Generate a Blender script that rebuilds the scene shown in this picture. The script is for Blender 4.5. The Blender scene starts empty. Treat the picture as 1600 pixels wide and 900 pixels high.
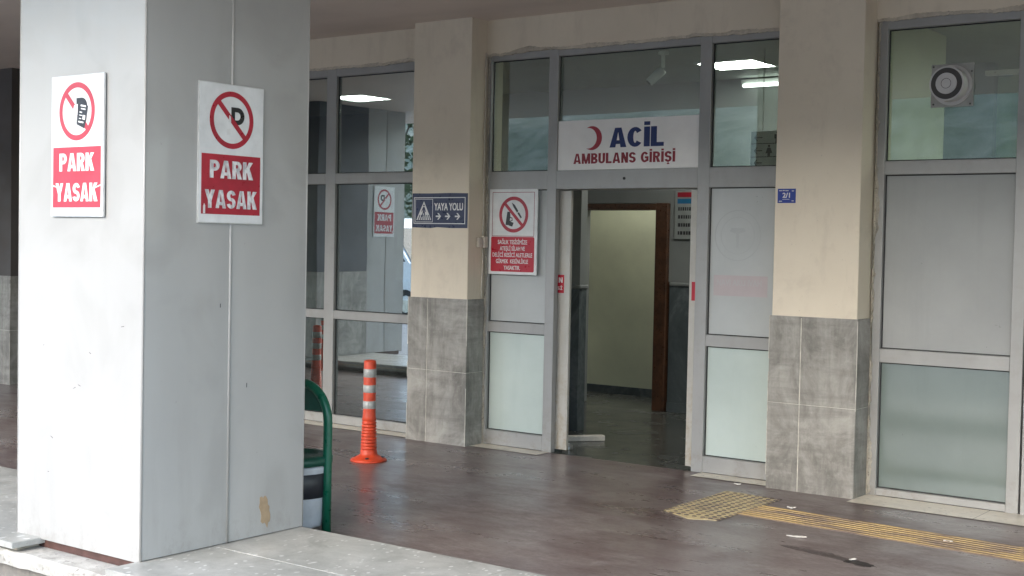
import bpy, bmesh, math, random
from mathutils import Vector, Matrix, noise
random.seed(7)
S = bpy.context.scene
COL = S.collection
# ------------------------------------------------------------------ camera, sky, sun, exposure
cd = bpy.data.cameras.new('camera'); cam = bpy.data.objects.new('camera', cd); COL.objects.link(cam)
cd.sensor_width = 36.0; cd.lens = 2070.18 / 1600 * 36; cd.clip_start = 0.05; cd.clip_end = 3000
yaw, pit, rol = math.radians(36.46864), math.radians(1.86136), math.radians(1.12261)
f = Vector((-math.sin(yaw)*math.cos(pit), math.cos(yaw)*math.cos(pit), -math.sin(pit)))
r0 = Vector((math.cos(yaw), math.sin(yaw), 0)); u0 = r0.cross(f)
r = math.cos(rol)*r0 + math.sin(rol)*u0; u = -math.sin(rol)*r0 + math.cos(rol)*u0
M = Matrix((r, u, -f)).transposed().to_4x4(); M.translation = Vector((0, 0, 1.65))
cam.matrix_world = M
S.camera = cam

SUN_EL, SUN_AZ = math.radians(27), math.radians(178)     # azimuth measured from +Y (north) clockwise
w = bpy.data.worlds.new('World'); S.world = w; w.use_nodes = True
nt = w.node_tree; bg = nt.nodes['Background']
sky = nt.nodes.new('ShaderNodeTexSky'); sky.sky_type = 'NISHITA'; sky.sun_disc = False
sky.sun_elevation = SUN_EL; sky.sun_rotation = SUN_AZ
sky.air_density = 0.9; sky.dust_density = 0.95; sky.ozone_density = 0.6
nt.links.new(sky.outputs[0], bg.inputs[0]); bg.inputs[1].default_value = 0.15
ld = bpy.data.lights.new('sun', 'SUN'); ld.energy = .5; ld.angle = math.radians(52); ld.color = (1, .92, .79)
sun = bpy.data.objects.new('sun', ld); COL.objects.link(sun)
sd = Vector((math.sin(SUN_AZ)*math.cos(SUN_EL), math.cos(SUN_AZ)*math.cos(SUN_EL), math.sin(SUN_EL)))
sun.rotation_euler = (-sd).to_track_quat('-Z', 'Y').to_euler(); sun.location = (0, -30, 40)
S.view_settings.view_transform = 'Standard'; S.view_settings.look = 'None'
S.view_settings.exposure = 2.5; S.view_settings.gamma = 1.0
try: S.view_settings.use_curve_mapping = False
except Exception: pass
S.render.engine = 'CYCLES'
S.cycles.use_denoising = True
S.cycles.max_bounces = 10; S.cycles.diffuse_bounces = 6; S.cycles.glossy_bounces = 5
S.cycles.transparent_max_bounces = 16; S.cycles.transmission_bounces = 6
S.cycles.sample_clamp_indirect = 6.0
S.cycles.caustics_reflective = False; S.cycles.caustics_refractive = False

# ------------------------------------------------------------------ materials
class NT:
    def __init__(s, name):
        s.m = bpy.data.materials.new(name); s.m.use_nodes = True; s.t = s.m.node_tree
        s.b = s.t.nodes['Principled BSDF']; s.out = s.t.nodes['Material Output']
        tc = s.t.nodes.new('ShaderNodeNewGeometry'); s.pos = tc.outputs['Position']; s.nrm = tc.outputs['Normal']
    def n(s, t, **k):
        x = s.t.nodes.new('ShaderNode'+t)
        for a, v in k.items():
            if a.startswith('i_'):
                key = a[2:]; x.inputs[int(key) if key.isdigit() else key.replace('_', ' ')].default_value = v
            else: setattr(x, a, v)
        return x
    def l(s, a, b): s.t.links.new(a, b)
    def noise(s, scale, detail=5, rough=.55, stretch=None, dist=0, seed=0):
        mp = s.n('Mapping'); s.l(s.pos, mp.inputs[0])
        mp.inputs['Location'].default_value = (seed*3.1, seed*7.7, seed*1.3)
        if stretch: mp.inputs['Scale'].default_value = stretch
        x = s.n('TexNoise', i_Scale=scale, i_Detail=detail, i_Roughness=rough, i_Distortion=dist)
        s.l(mp.outputs[0], x.inputs['Vector']); return x.outputs['Fac']
    def vor(s, scale, feature='F1', stretch=None, warp=0):
        mp = s.n('Mapping'); s.l(s.pos, mp.inputs[0])
        if stretch: mp.inputs['Scale'].default_value = stretch
        vec = mp.outputs[0]
        if warp:
            nz = s.n('TexNoise', i_Scale=2.5, i_Detail=4); s.l(vec, nz.inputs['Vector'])
            mx = s.n('MixRGB', blend_type='ADD', i_Fac=warp); s.l(vec, mx.inputs[1]); s.l(nz.outputs['Color'], mx.inputs[2]); vec = mx.outputs[0]
        x = s.n('TexVoronoi', feature=feature, i_Scale=scale); s.l(vec, x.inputs['Vector']); return x
    def ramp(s, fac, stops):
        x = s.n('ValToRGB'); s.l(fac, x.inputs[0]); e = x.color_ramp.elements
        while len(e) < len(stops): e.new(.5)
        for q, (p, c) in zip(e, stops):
            q.position = p; q.color = (c, c, c, 1) if isinstance(c, (int, float)) else (*c, 1)
        return x.outputs[0]
    def mix(s, fac, a, b, mode='MIX'):
        x = s.n('MixRGB', blend_type=mode)
        for v, i in ((fac, 0), (a, 1), (b, 2)):
            if isinstance(v, (int, float)): x.inputs[i].default_value = v if i == 0 else (v, v, v, 1)
            elif isinstance(v, tuple): x.inputs[i].default_value = (*v, 1)
            else: s.l(v, x.inputs[i])
        return x.outputs[0]
    def math(s, op, a, b=0.0):
        x = s.n('Math', operation=op)
        for v, i in ((a, 0), (b, 1)):
            if isinstance(v, (int, float)): x.inputs[i].default_value = v
            else: s.l(v, x.inputs[i])
        return x.outputs[0]
    def xyz(s):
        x = s.n('SeparateXYZ'); s.l(s.pos, x.inputs[0]); return x.outputs
    def set(s, color=None, rough=None, metal=None, coat=None, bump=None, bstr=.1, bdist=.01, spec=None):
        for v, k in ((color, 'Base Color'), (rough, 'Roughness'), (metal, 'Metallic'), (coat, 'Coat Weight'), (spec, 'Specular IOR Level')):
            if v is None: continue
            if isinstance(v, (int, float)): s.b.inputs[k].default_value = v
            elif isinstance(v, tuple): s.b.inputs[k].default_value = (*v, 1)
            else: s.l(v, s.b.inputs[k])
        if bump is not None:
            x = s.n('Bump', i_Strength=bstr, i_Distance=bdist); s.l(bump, x.inputs['Height']); s.l(x.outputs[0], s.b.inputs['Normal'])
        return s.m

MT = {}
def plain(name, c, rough=.5, metal=0.0, wear=.12, scale=9, coat=0.0):
    n = NT(name); k = n.noise(scale, 6, .6)
    d = tuple(x*(1-wear*1.6) for x in c); e = tuple(min(1, x*(1+wear)) for x in c)
    col = n.ramp(k, [(.3, d), (.7, e)])
    k2 = n.noise(scale*4, 4)
    rr = n.ramp(k2, [(.3, max(.03, rough-.1)), (.7, min(1, rough+.1))])
    MT[name] = n.set(col, rr, metal, coat, k2, .06, .004); return MT[name]

def cream():
    n = NT('cream_paint'); base = n.noise(1.3, 6, .6, seed=1)
    c = n.ramp(base, [(.3, (.635, .56, .44)), (.7, (.705, .627, .50))])
    st = n.noise(5, 8, .7, (1, 1, .25), seed=2); c = n.mix(n.ramp(st, [(.54, 0), (.76, .34)]), c, (.38, .31, .24))
    hm = n.noise(2.6, 6, .7, seed=15); c = n.mix(n.ramp(hm, [(.56, 0), (.72, .25)]), c, (.36, .30, .24))
    sp = n.noise(60, 3, .5, seed=5); c = n.mix(n.ramp(sp, [(.70, 0), (.76, .35)]), c, (.30, .26, .22))
    gr = n.noise(90, 4)
    bm = n.math('ADD', n.math('MULTIPLY', base, 3.0), n.math('MULTIPLY', gr, .5))
    MT['cream'] = n.set(c, .62, bump=bm, bstr=.35, bdist=.006)
cream()
def ceil():
    n = NT('ceiling_paint'); k = n.noise(.9, 5, .6); c = n.ramp(k, [(.3, (.60, .525, .455)), (.7, (.68, .60, .525))])
    st = n.noise(.35, 4, .5, (1, 3, 1), seed=4); c = n.mix(n.ramp(st, [(.55, 0), (.8, .3)]), c, (.30, .26, .23))
    MT['ceiling'] = n.set(c, .6, bump=n.noise(6, 6, .6), bstr=.18, bdist=.01)
ceil()
def clad():
    n = NT('white_cladding')
    k = n.noise(.8, 5, .55, seed=3); c = n.ramp(k, [(.3, (.35, .348, .333)), (.7, (.395, .392, .375))])
    st = n.noise(7, 7, .65, (1, 1, .12), seed=6)
    z = n.xyz()[2]
    low = n.ramp(n.math('DIVIDE', z, 1.0), [(.12, .55), (.9, .12)])
    c = n.mix(n.math('MULTIPLY', n.ramp(st, [(.52, 0), (.8, .8)]), low), c, (.25, .24, .215))
    sm = n.noise(2.2, 4, .5, seed=8, dist=.6); c = n.mix(n.ramp(sm, [(.52, 0), (.74, .38)]), c, (.25, .245, .225))
    spl = n.noise(11, 8, .74, (1, 1, .6), seed=17); zr = n.ramp(z, [(.12, 1), (.34, 0)])
    c = n.mix(n.math('MULTIPLY', n.ramp(spl, [(.50, 0), (.66, .45)]), zr), c, (.23, .215, .185))
    sp = n.noise(38, 3, .5, seed=9); c = n.mix(n.ramp(sp, [(.74, 0), (.79, .5)]), c, (.25, .24, .23))
    bm = n.math('ADD', n.math('MULTIPLY', n.noise(1.6, 3, .4, seed=11), 6.0), n.math('MULTIPLY', n.noise(140, 3), .05))
    MT['clad'] = n.set(c, n.ramp(n.noise(12, 4), [(.3, .28), (.7, .42)]), coat=.15, bump=bm, bstr=.22, bdist=.006)
clad()
def tile():
    n = NT('grey_stone_tile'); k = n.noise(3.6, 10, .74, (1, 1, .8), dist=.6)
    c = n.ramp(k, [(.30, (.115, .108, .094)), (.44, (.20, .19, .168)), (.56, (.29, .277, .248)), (.72, (.42, .405, .365))])
    s1 = n.noise(15, 6, .66, (1, 1, .12), seed=2); s2 = n.noise(15, 6, .66, (.12, .12, 1), seed=3)
    c = n.mix(n.ramp(s1, [(.46, 0), (.70, .55)]), c, (.40, .385, .345)); c = n.mix(n.ramp(s2, [(.48, 0), (.72, .55)]), c, (.125, .118, .105))
    m = n.noise(28, 6, .7, seed=6); c = n.mix(n.ramp(m, [(.56, 0), (.75, .4)]), c, (.40, .39, .355))
    MT['tile'] = n.set(c, n.ramp(k, [(.3, .5), (.7, .36)]), bump=n.noise(60, 4), bstr=.06, bdist=.003)
tile()
def floor():
    n = NT('red_brown_floor')
    k = n.noise(.7, 10, .70, (1, 1.5, 1), dist=.8, seed=1)
    c = n.ramp(k, [(.30, (.104, .070, .066)), (.44, (.156, .118, .112)), (.56, (.19, .157, .150)), (.70, (.25, .222, .212))])
    s1 = n.noise(2.6, 10, .76, (.6, 1, 1), seed=7); c = n.mix(n.ramp(s1, [(.46, 0), (.64, .8)]), c, (.255, .225, .21))
    s2 = n.noise(2.2, 10, .76, (.75, 1, 1), seed=4); c = n.mix(n.ramp(s2, [(.50, 0), (.66, .75)]), c, (.085, .048, .046))
    wp = n.noise(5.5, 9, .72, (.7, 1, 1), seed=14); c = n.mix(n.ramp(wp, [(.54, 0), (.66, .6)]), c, (.30, .27, .252))
    gr = n.noise(55, 5, .7, (.6, 1, 1), seed=22); c = n.mix(n.ramp(gr, [(.40, .38), (.60, 0)]), c, (.07, .045, .042))
    ro = n.ramp(n.noise(2.0, 9, .74, (.4, 1, 1), seed=9), [(.30, .20), (.5, .33), (.70, .56)])
    bm = n.math('ADD', n.noise(1.1, 4, .5, seed=10), n.math('MULTIPLY', n.noise(40, 5, .6), .03))
    MT['floor'] = n.set(c, ro, bump=bm, bstr=.14, bdist=.02, spec=.42)
floor()
def marble():
    n = NT('grey_marble_slab'); k = n.noise(3.4, 10, .74, dist=.4)
    c = n.ramp(k, [(.30, (.23, .235, .215)), (.5, (.36, .362, .335)), (.68, (.47, .468, .435))])
    v = n.vor(34, warp=.25, stretch=(1, .55, 1)); rnd = n.n('SeparateColor'); n.l(v.outputs['Color'], rnd.inputs[0])
    chip = n.math('MULTIPLY', n.ramp(v.outputs['Distance'], [(.22, 1), (.30, 0)]), n.ramp(rnd.outputs[0], [(.70, 0), (.74, 1)]))
    c = n.mix(n.math('MULTIPLY', chip, .85), c, (.66, .67, .64))
    v2 = n.vor(75, warp=.2); r2 = n.n('SeparateColor'); n.l(v2.outputs['Color'], r2.inputs[0])
    ch2 = n.math('MULTIPLY', n.ramp(v2.outputs['Distance'], [(.2, 1), (.3, 0)]), n.ramp(r2.outputs[0], [(.7, 0), (.75, 1)]))
    c = n.mix(n.math('MULTIPLY', ch2, .3), c, (.15, .15, .14))
    d = n.noise(5, 7, .7, seed=5); c = n.mix(n.ramp(d, [(.52, 0), (.8, .5)]), c, (.19, .185, .17))
    MT['marble'] = n.set(c, n.ramp(n.noise(4, 5, seed=8), [(.3, .30), (.7, .5)]), bump=n.noise(20, 5), bstr=.08, bdist=.005)
marble()
def concrete(name, a, b, c_, dark, sc=9, bstr=.7):
    n = NT(name); k = n.noise(sc, 9, .7); c = n.ramp(k, [(.3, a), (.5, b), (.72, c_)])
    p = n.noise(sc*4, 5, .6, seed=3); c = n.mix(n.ramp(p, [(.60, 0), (.70, .8)]), c, dark)
    big = n.noise(2.2, 5, .6, seed=5); c = n.mix(n.ramp(big, [(.5, 0), (.7, .5)]), c, dark)
    MT[name] = n.set(c, .85, bump=n.math('ADD', k, n.math('MULTIPLY', p, .5)), bstr=bstr, bdist=.012)
concrete('rough_concrete', (.30, .29, .26), (.47, .46, .42), (.58, .57, .53), (.17, .155, .135))
concrete('old_wall', (.10, .095, .085), (.17, .16, .145), (.30, .27, .22), (.07, .065, .06), 5)
concrete('sealant', (.30, .27, .22), (.42, .38, .31), (.55, .5, .41), (.12, .11, .10), 14, .9)
concrete('plaster_break', (.42, .37, .30), (.55, .49, .40), (.66, .60, .50), (.28, .24, .19), 16, .9)
concrete('asphalt', (.26, .255, .245), (.31, .305, .29), (.36, .35, .33), (.20, .195, .19), 14, .3)
concrete('sill_stone', (.58, .53, .435), (.69, .635, .53), (.74, .69, .59), (.26, .235, .205), 6, .1)
MT['sill_stone'].node_tree.nodes['Principled BSDF'].inputs['Roughness'].default_value = .35
def alum():
    n = NT('aluminium_frame'); k = n.noise(3, 6, .6, (1, 1, .3)); c = n.ramp(k, [(.3, (.29, .288, .275)), (.7, (.35, .348, .333))])
    d = n.noise(9, 8, .7, seed=3); z = n.xyz()[2]
    low = n.ramp(z, [(.0, .9), (.35, .22)])
    c = n.mix(n.math('MULTIPLY', n.ramp(d, [(.5, 0), (.72, .75)]), low), c, (.19, .165, .125))
    MT['alum'] = n.set(c, n.ramp(k, [(.3, .36), (.7, .5)]), .25, bump=n.noise(50, 3, stretch=(1, 1, .05)), bstr=.03, bdist=.002)
alum()
def dirtyframe():
    n = NT('stained_leaf_frame'); k = n.noise(5, 6, .6, (1, 1, .25)); c = n.ramp(k, [(.3, (.40, .385, .34)), (.7, (.48, .465, .42))])
    d = n.noise(12, 8, .72, seed=3); z = n.xyz()[2]; low = n.ramp(z, [(.0, 1), (.8, .15)])
    c = n.mix(n.math('MULTIPLY', n.ramp(d, [(.46, 0), (.62, .8)]), low), c, (.30, .22, .12))
    MT['leaf_frame'] = n.set(c, .42, .15)
dirtyframe()
def frosted(name, a, b, rough, coat, spots=True, streak=0.0):
    n = NT(name); k = n.noise(1.1, 6, .6); c = n.ramp(k, [(.3, tuple(x*.93 for x in a)), (.7, tuple(x*1.04 for x in b))])
    sk = n.noise(9, 6, .7, (1, 1, .08), seed=5); c = n.mix(n.ramp(sk, [(.52, 0), (.8, .22)]), c, tuple(x*.72 for x in a))
    if spots:
        sp = n.noise(26, 4, .6, seed=2); g = n.noise(2.4, 3, seed=7)
        c = n.mix(n.math('MULTIPLY', n.ramp(sp, [(.70, 0), (.74, .7)]), n.ramp(g, [(.55, 0), (.65, 1)])), c, tuple(x*.4 for x in a))
    m = n.set(c, rough, coat=coat, bump=n.noise(1.7, 3), bstr=.05, bdist=.01)
    n.b.inputs['Coat Roughness'].default_value = .10
    MT[name] = m
frosted('frost_pale', (.42, .49, .455), (.475, .545, .505), .45, .35)
frosted('frost_grey', (.40, .42, .41), (.45, .47, .46), .5, .25)
frosted('frost_mid', (.27, .275, .265), (.31, .315, .30), .45, .35)
frosted('frost_dark', (.12, .155, .14), (.15, .185, .168), .3, 1.0)
MT['frost_dark'].node_tree.nodes['Principled BSDF'].inputs['Coat IOR'].default_value = 1.6
def clear(key, name, f0, tint):
    n = NT(name); n.t.nodes.remove(n.b)
    tr = n.n('BsdfTransparent'); tr.inputs[0].default_value = (*tint, 1)
    gl = n.n('BsdfGlossy'); gl.inputs['Roughness'].default_value = .0; gl.inputs[0].default_value = (.95, 1, .98, 1)
    lw = n.n('LayerWeight', i_Blend=.5); fac = n.math('ADD', f0, n.math('MULTIPLY', n.math('POWER', lw.outputs['Facing'], 5.0), 1-f0))
    bp = n.n('Bump', i_Strength=.05, i_Distance=.02); n.l(n.noise(1.1, 2, .4), bp.inputs['Height']); n.l(bp.outputs[0], gl.inputs['Normal'])
    mx = n.n('MixShader'); n.l(fac, mx.inputs[0]); n.l(tr.outputs[0], mx.inputs[1]); n.l(gl.outputs[0], mx.inputs[2])
    df = n.n('BsdfDiffuse'); df.inputs[0].default_value = (.5, .5, .48, 1)
    dirt = n.ramp(n.noise(2.5, 7, .7, (1, 1, .5)), [(.45, .01), (.85, .07)])
    m2 = n.n('MixShader'); n.l(dirt, m2.inputs[0]); n.l(mx.outputs[0], m2.inputs[1]); n.l(df.outputs[0], m2.inputs[2])
    n.l(m2.outputs[0], n.out.inputs[0]); MT[key] = n.m
clear('clear', 'clear_glass', .13, (.80, .86, .83)); clear('mirror', 'sun_control_glass', .44, (.72, .78, .77))
def lamp(name, c, st):
    n = NT(name); k = n.noise(60, 2); col = n.ramp(k, [(.3, tuple(x*.97 for x in c)), (.7, c)])
    n.set(col, .4); n.l(col, n.b.inputs['Emission Color']); n.b.inputs['Emission Strength'].default_value = st; MT[name] = n.m
lamp('panel_glow', (1, 1, .95), 9.5)
lamp('tube_glow', (.95, 1, .95), 1.2)
def interior_floor():
    n = NT('terrazzo_floor'); k = n.noise(1.5, 7, .65, dist=.5); c = n.ramp(k, [(.3, (.045, .048, .042)), (.7, (.078, .08, .072))])
    s = n.noise(60, 3); c = n.mix(n.ramp(s, [(.6, 0), (.7, .4)]), c, (.24, .24, .22))
    MT['in_floor'] = n.set(c, n.ramp(n.noise(3, 5, seed=2), [(.3, .15), (.7, .32)]))
interior_floor()
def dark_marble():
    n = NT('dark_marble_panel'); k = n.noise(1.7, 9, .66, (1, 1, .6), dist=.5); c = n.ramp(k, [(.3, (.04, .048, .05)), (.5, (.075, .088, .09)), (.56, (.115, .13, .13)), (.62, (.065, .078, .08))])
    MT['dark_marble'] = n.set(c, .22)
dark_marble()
plain('green_wall', (.55, .56, .40), .6, wear=.08, scale=2)
plain('grey_wall', (.17, .18, .17), .6, wear=.08, scale=3)
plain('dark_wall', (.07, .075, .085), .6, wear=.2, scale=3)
plain('in_ceiling', (.34, .355, .33), .7, wear=.06, scale=2)
plain('notice_grey', (.22, .235, .22), .5)
plain('shade_brown', (.075, .063, .057), .6, wear=.15, scale=2)  # shade over the far left pillar, put into its shaft colour
plain('wood', (.062, .027, .013), .35, wear=.3, scale=14)
plain('sign_white', (.62, .62, .605), .38, wear=.05, scale=12)
plain('sign_edge', (.62, .63, .62), .4, .5)
plain('sign_white_grey', (.66, .67, .66), .38, wear=.07, scale=12)
plain('acil_white', (.84, .825, .79), .4, wear=.04, scale=5)
plain('red_film_faded', (.46, .04, .065), .38, wear=.10, scale=12)
plain('red_film', (.36, .015, .032), .36, wear=.14, scale=10)
plain('red_bright', (.42, .010, .026), .35, wear=.08, scale=8)
plain('maroon', (.25, .008, .02), .4)
plain('black_film', (.014, .014, .016), .35)
plain('navy_film', (.022, .030, .075), .34, wear=.15)
plain('navy_letter', (.004, .018, .12), .4)
plain('blue_plate', (.018, .045, .26), .4)
plain('cyan_film', (.012, .11, .22), .4)
plain('pale_letter', (.66, .66, .64), .4, wear=.06)
plain('ghost_pink', (.44, .385, .385), .5, wear=.04)
plain('ghost_letter', (.43, .41, .41), .5, wear=.02)
plain('ghost_ring', (.395, .41, .405), .5, wear=.02)
def worn():
    n = NT('worn_letter'); k = n.noise(38, 4, .6, (1, 1, .6)); c = n.ramp(k, [(.42, (.70, .70, .69)), (.62, (.42, .41, .42))])
    MT['worn_letter'] = n.set(c, .35)
worn()
plain('rust_steel', (.085, .040, .032), .6, wear=.3, scale=16)
plain('gasket', (.012, .013, .013), .6)
plain('orange_plastic', (.60, .062, .020), .45, wear=.16, scale=18)
plain('orange_dark', (.22, .035, .018), .6, wear=.4, scale=40)
plain('reflective_tape', (.38, .39, .375), .32, wear=.18, scale=34)
plain('green_paint', (.006, .115, .062), .34, wear=.14, scale=7)
plain('green_plastic', (.010, .085, .055), .45, wear=.2, scale=12)
plain('bin_white', (.60, .62, .64), .45, wear=.12, scale=7)
plain('bin_black', (.022, .024, .030), .42, wear=.25, scale=10)
plain('pvc', (.56, .51, .43), .5, wear=.14, scale=14)
plain('fan_white', (.56, .55, .535), .45, wear=.06)
plain('fan_dark', (.05, .046, .042), .5)
plain('fan_plate', (.36, .36, .335), .5, wear=.12, scale=20)
plain('steel', (.50, .50, .49), .35, .8)
plain('scrap', (.58, .56, .51), .7, wear=.1, scale=40)
plain('van_paint', (.80, .81, .82), .3, wear=.03, coat=.5)
plain('grout', (.56, .535, .47), .8, wear=.2, scale=20)
plain('tyre', (.02, .02, .02), .8)
plain('van_glass', (.03, .035, .04), .08)
plain('bark', (.09, .065, .045), .9, wear=.3)
plain('exit_grey', (.82, .83, .80), .5)
plain('tan_patch', (.34, .25, .155), .8, wear=.12, scale=30)
plain('headlight', (.65, .66, .66), .12)
def foliage():
    n = NT('foliage'); k = n.noise(.8, 4); c = n.ramp(k, [(.3, (.03, .055, .022)), (.7, (.085, .115, .045))])
    MT['foliage'] = n.set(c, .7)
foliage()
def hillm():
    n = NT('hillside'); k = n.noise(.35, 10, .75, dist=.5); c = n.ramp(k, [(.36, (.10, .12, .075)), (.48, (.21, .22, .155)), (.58, (.32, .30, .225)), (.68, (.46, .41, .32))])
    MT['hill'] = n.set(c, .95)
hillm()
def wet():
    n = NT('wet_patch'); k = n.noise(9, 5); c = n.ramp(k, [(.3, (.016, .012, .012)), (.7, (.026, .02, .019))])
    MT['damp'] = None; MT['wet'] = n.set(c, .5, spec=.25)
wet()
plain('damp', (.060, .043, .041), .42, wear=.3, scale=14)
def yellow(name, y, g, lo, hi):
    n = NT(name); k = n.noise(7, 7, .66, (.45, 1, 1)); b = n.noise(1.8, 4, .6, seed=4)
    kk = n.math('ADD', n.math('MULTIPLY', k, .6), n.math('MULTIPLY', b, .4))
    c = n.mix(n.ramp(kk, [(lo, 0), (hi, 1)]), y, g)
    MT[name] = n.set(c, .6, bump=k, bstr=.1)
yellow('worn_yellow', (.52, .37, .16), (.20, .15, .125), .46, .60)
yellow('worn_base', (.29, .215, .13), (.165, .125, .112), .38, .56)
yellow('pale_yellow', (.60, .50, .28), (.27, .21, .165), .52, .66)
yellow('worn_stud', (.20, .155, .10), (.09, .072, .065), .40, .56)

# ------------------------------------------------------------------ builders
def wloc(o):
    v = Vector((0, 0, 0))
    while o is not None: v += o.location; o = o.parent
    return v
class MB:
    def __init__(s): s.v = []; s.f = []; s.mi = []; s.sm = []
    def add(s, vs, fs, mi=0, smooth=False):
        b = len(s.v); s.v += [tuple(p) for p in vs]
        for q in fs: s.f.append(tuple(b+i for i in q)); s.mi.append(mi); s.sm.append(smooth)
        return s
    def bm(s, bm_, mi=0, smooth=False):
        bm_.verts.index_update(); s.add([v.co.copy() for v in bm_.verts], [[v.index for v in q.verts] for q in bm_.faces], mi, smooth); bm_.free(); return s
    def box(s, x0, x1, y0, y1, z0, z1, bev=.0, mi=0, seg=1):
        b = bmesh.new(); bmesh.ops.create_cube(b, size=1)
        for v in b.verts: v.co = Vector(((x0+x1)/2+v.co.x*(x1-x0), (y0+y1)/2+v.co.y*(y1-y0), (z0+z1)/2+v.co.z*(z1-z0)))
        if bev: bmesh.ops.bevel(b, geom=list(b.edges), offset=min(bev, .45*min(x1-x0, y1-y0, z1-z0)), segments=seg, affect='EDGES', profile=.5)
        return s.bm(b, mi)
    def sheet(s, x0, x1, y0, y1, z, mi=0): return s.add([(x0, y0, z), (x1, y0, z), (x1, y1, z), (x0, y1, z)], [(0, 1, 2, 3)], mi)
    def prism(s, pts, fr, d0, d1, mi=0):           # pts: outline in the frame's own (u, v); d: height along its normal
        n = len(pts); A = sum(pts[i][0]*pts[(i+1) % n][1]-pts[(i+1) % n][0]*pts[i][1] for i in range(n))
        if A < 0: pts = pts[::-1]
        vs = [fr(a, b, d0) for a, b in pts]+[fr(a, b, d1) for a, b in pts]
        fs = [tuple(range(n-1, -1, -1)), tuple(range(n, 2*n))]+[(i, (i+1) % n, n+(i+1) % n, n+i) for i in range(n)]
        return s.add(vs, fs, mi)
    def ring(s, c, ro, ri, fr, d0, d1, mi=0, n=56):
        vs = []
        for k in range(n):
            a = 2*math.pi*k/n; ca, sa = math.cos(a), math.sin(a)
            vs += [fr(c[0]+ro*ca, c[1]+ro*sa, d0), fr(c[0]+ro*ca, c[1]+ro*sa, d1), fr(c[0]+ri*ca, c[1]+ri*sa, d1), fr(c[0]+ri*ca, c[1]+ri*sa, d0)]
        fs = []
        for k in range(n):
            a, b = 4*k, 4*((k+1) % n)
            for j in range(4): fs.append((a+j, b+j, b+(j+1) % 4, a+(j+1) % 4))
        return s.add(vs, fs, mi)
    def disc(s, c, ro, fr, d0, d1, mi=0, n=48): return s.prism([(c[0]+ro*math.cos(2*math.pi*k/n), c[1]+ro*math.sin(2*math.pi*k/n)) for k in range(n)], fr, d0, d1, mi)
    def lathe(s, prof, c, n=40, mi=None, smooth=True):   # prof: (radius, z[, material])
        base = len(s.v); vs = []
        for q in prof:
            for k in range(n): a = 2*math.pi*k/n; vs.append((c[0]+q[0]*math.cos(a), c[1]+q[0]*math.sin(a), c[2]+q[1]))
        s.v += vs
        for i in range(len(prof)-1):
            m_ = prof[i][2] if len(prof[i]) > 2 else (mi or 0)
            for k in range(n):
                k2 = (k+1) % n; s.f.append((base+i*n+k, base+i*n+k2, base+(i+1)*n+k2, base+(i+1)*n+k)); s.mi.append(m_); s.sm.append(smooth)
        for i in (0, len(prof)-1):
            if prof[i][0] > 1e-6:
                q = [base+i*n+k for k in range(n)]; s.f.append(tuple(q[::-1] if i == 0 else q)); s.mi.append(0 if mi is None else mi); s.sm.append(False)
        return s
    def tube(s, pts, rad, n=12, mi=0):
        pts = [Vector(p) for p in pts]; base = len(s.v); up = None
        for i, p in enumerate(pts):
            t = (pts[min(i+1, len(pts)-1)]-pts[max(i-1, 0)]).normalized()
            if up is None: up = t.orthogonal().normalized()
            up = (up-t*up.dot(t)).normalized(); sd_ = t.cross(up)
            for k in range(n): a = 2*math.pi*k/n; s.v.append(tuple(p+rad*(math.cos(a)*up+math.sin(a)*sd_)))
        for i in range(len(pts)-1):
            for k in range(n):
                k2 = (k+1) % n; s.f.append((base+i*n+k, base+i*n+k2, base+(i+1)*n+k2, base+(i+1)*n+k)); s.mi.append(mi); s.sm.append(True)
        m_ = len(pts)-1
        s.f.append(tuple(base+k for k in range(n))[::-1]); s.f.append(tuple(base+m_*n+k for k in range(n))); s.mi += [mi, mi]; s.sm += [False, False]
        return s
    def build(s, name, mats, parent=None):
        off = wloc(parent) if parent else Vector((0, 0, 0))
        me = bpy.data.meshes.new(name); me.from_pydata([tuple(Vector(p)-off) for p in s.v], [], s.f)
        for q in (mats if isinstance(mats, (list, tuple)) else [mats]): me.materials.append(MT[q])
        me.polygons.foreach_set('material_index', s.mi); me.polygons.foreach_set('use_smooth', s.sm); me.update()
        o = bpy.data.objects.new(name, me); COL.objects.link(o)
        if parent: o.parent = parent
        return o
    def top(s, name, mats, loc, label, cat, group=None):       # a top-level thing that is one mesh, origin at its base
        e = Vector(loc); s.v = [tuple(Vector(p)-e) for p in s.v]
        o = s.build(name, mats); o.location = e; return tag(o, label, cat, group)
def tag(o, label=None, cat=None, group=None, kind=None):
    if label: o['label'] = label; o['kind'] = 'thing'
    if cat: o['category'] = cat
    if group: o['group'] = group
    if kind: o['kind'] = kind
    return o
def thing(name, loc, label, cat, group=None):
    o = bpy.data.objects.new(name, None); o.location = loc; o.empty_display_size = .2; COL.objects.link(o); return tag(o, label, cat, group)
def struct(mb, name, m, kind='structure'): return tag(mb.build(name, m), kind=kind)
def front(x0, y, z0=0.0):                # frame on a wall that faces the street (-Y)
    return lambda a, b, d: (x0+a, y-d, z0+b)
def side(x, y0, z0=0.0):                 # frame on a wall that faces +X: u runs away from the street
    return lambda a, b, d: (x+d, y0+a, z0+b)
def flat(z):                             # frame lying on the floor
    return lambda a, b, d: (a, b, z+d)
def rect(a, b, c, d): return [(a, c), (b, c), (b, d), (a, d)]
def rrect(a, b, c, d, r_, n=5):
    o = []
    for cx, cy, t in ((b-r_, c+r_, -90), (b-r_, d-r_, 0), (a+r_, d-r_, 90), (a+r_, c+r_, 180)):
        for k in range(n+1): q = math.radians(t+90*k/n); o.append((cx+r_*math.cos(q), cy+r_*math.sin(q)))
    return o
_cap = {}
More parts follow.
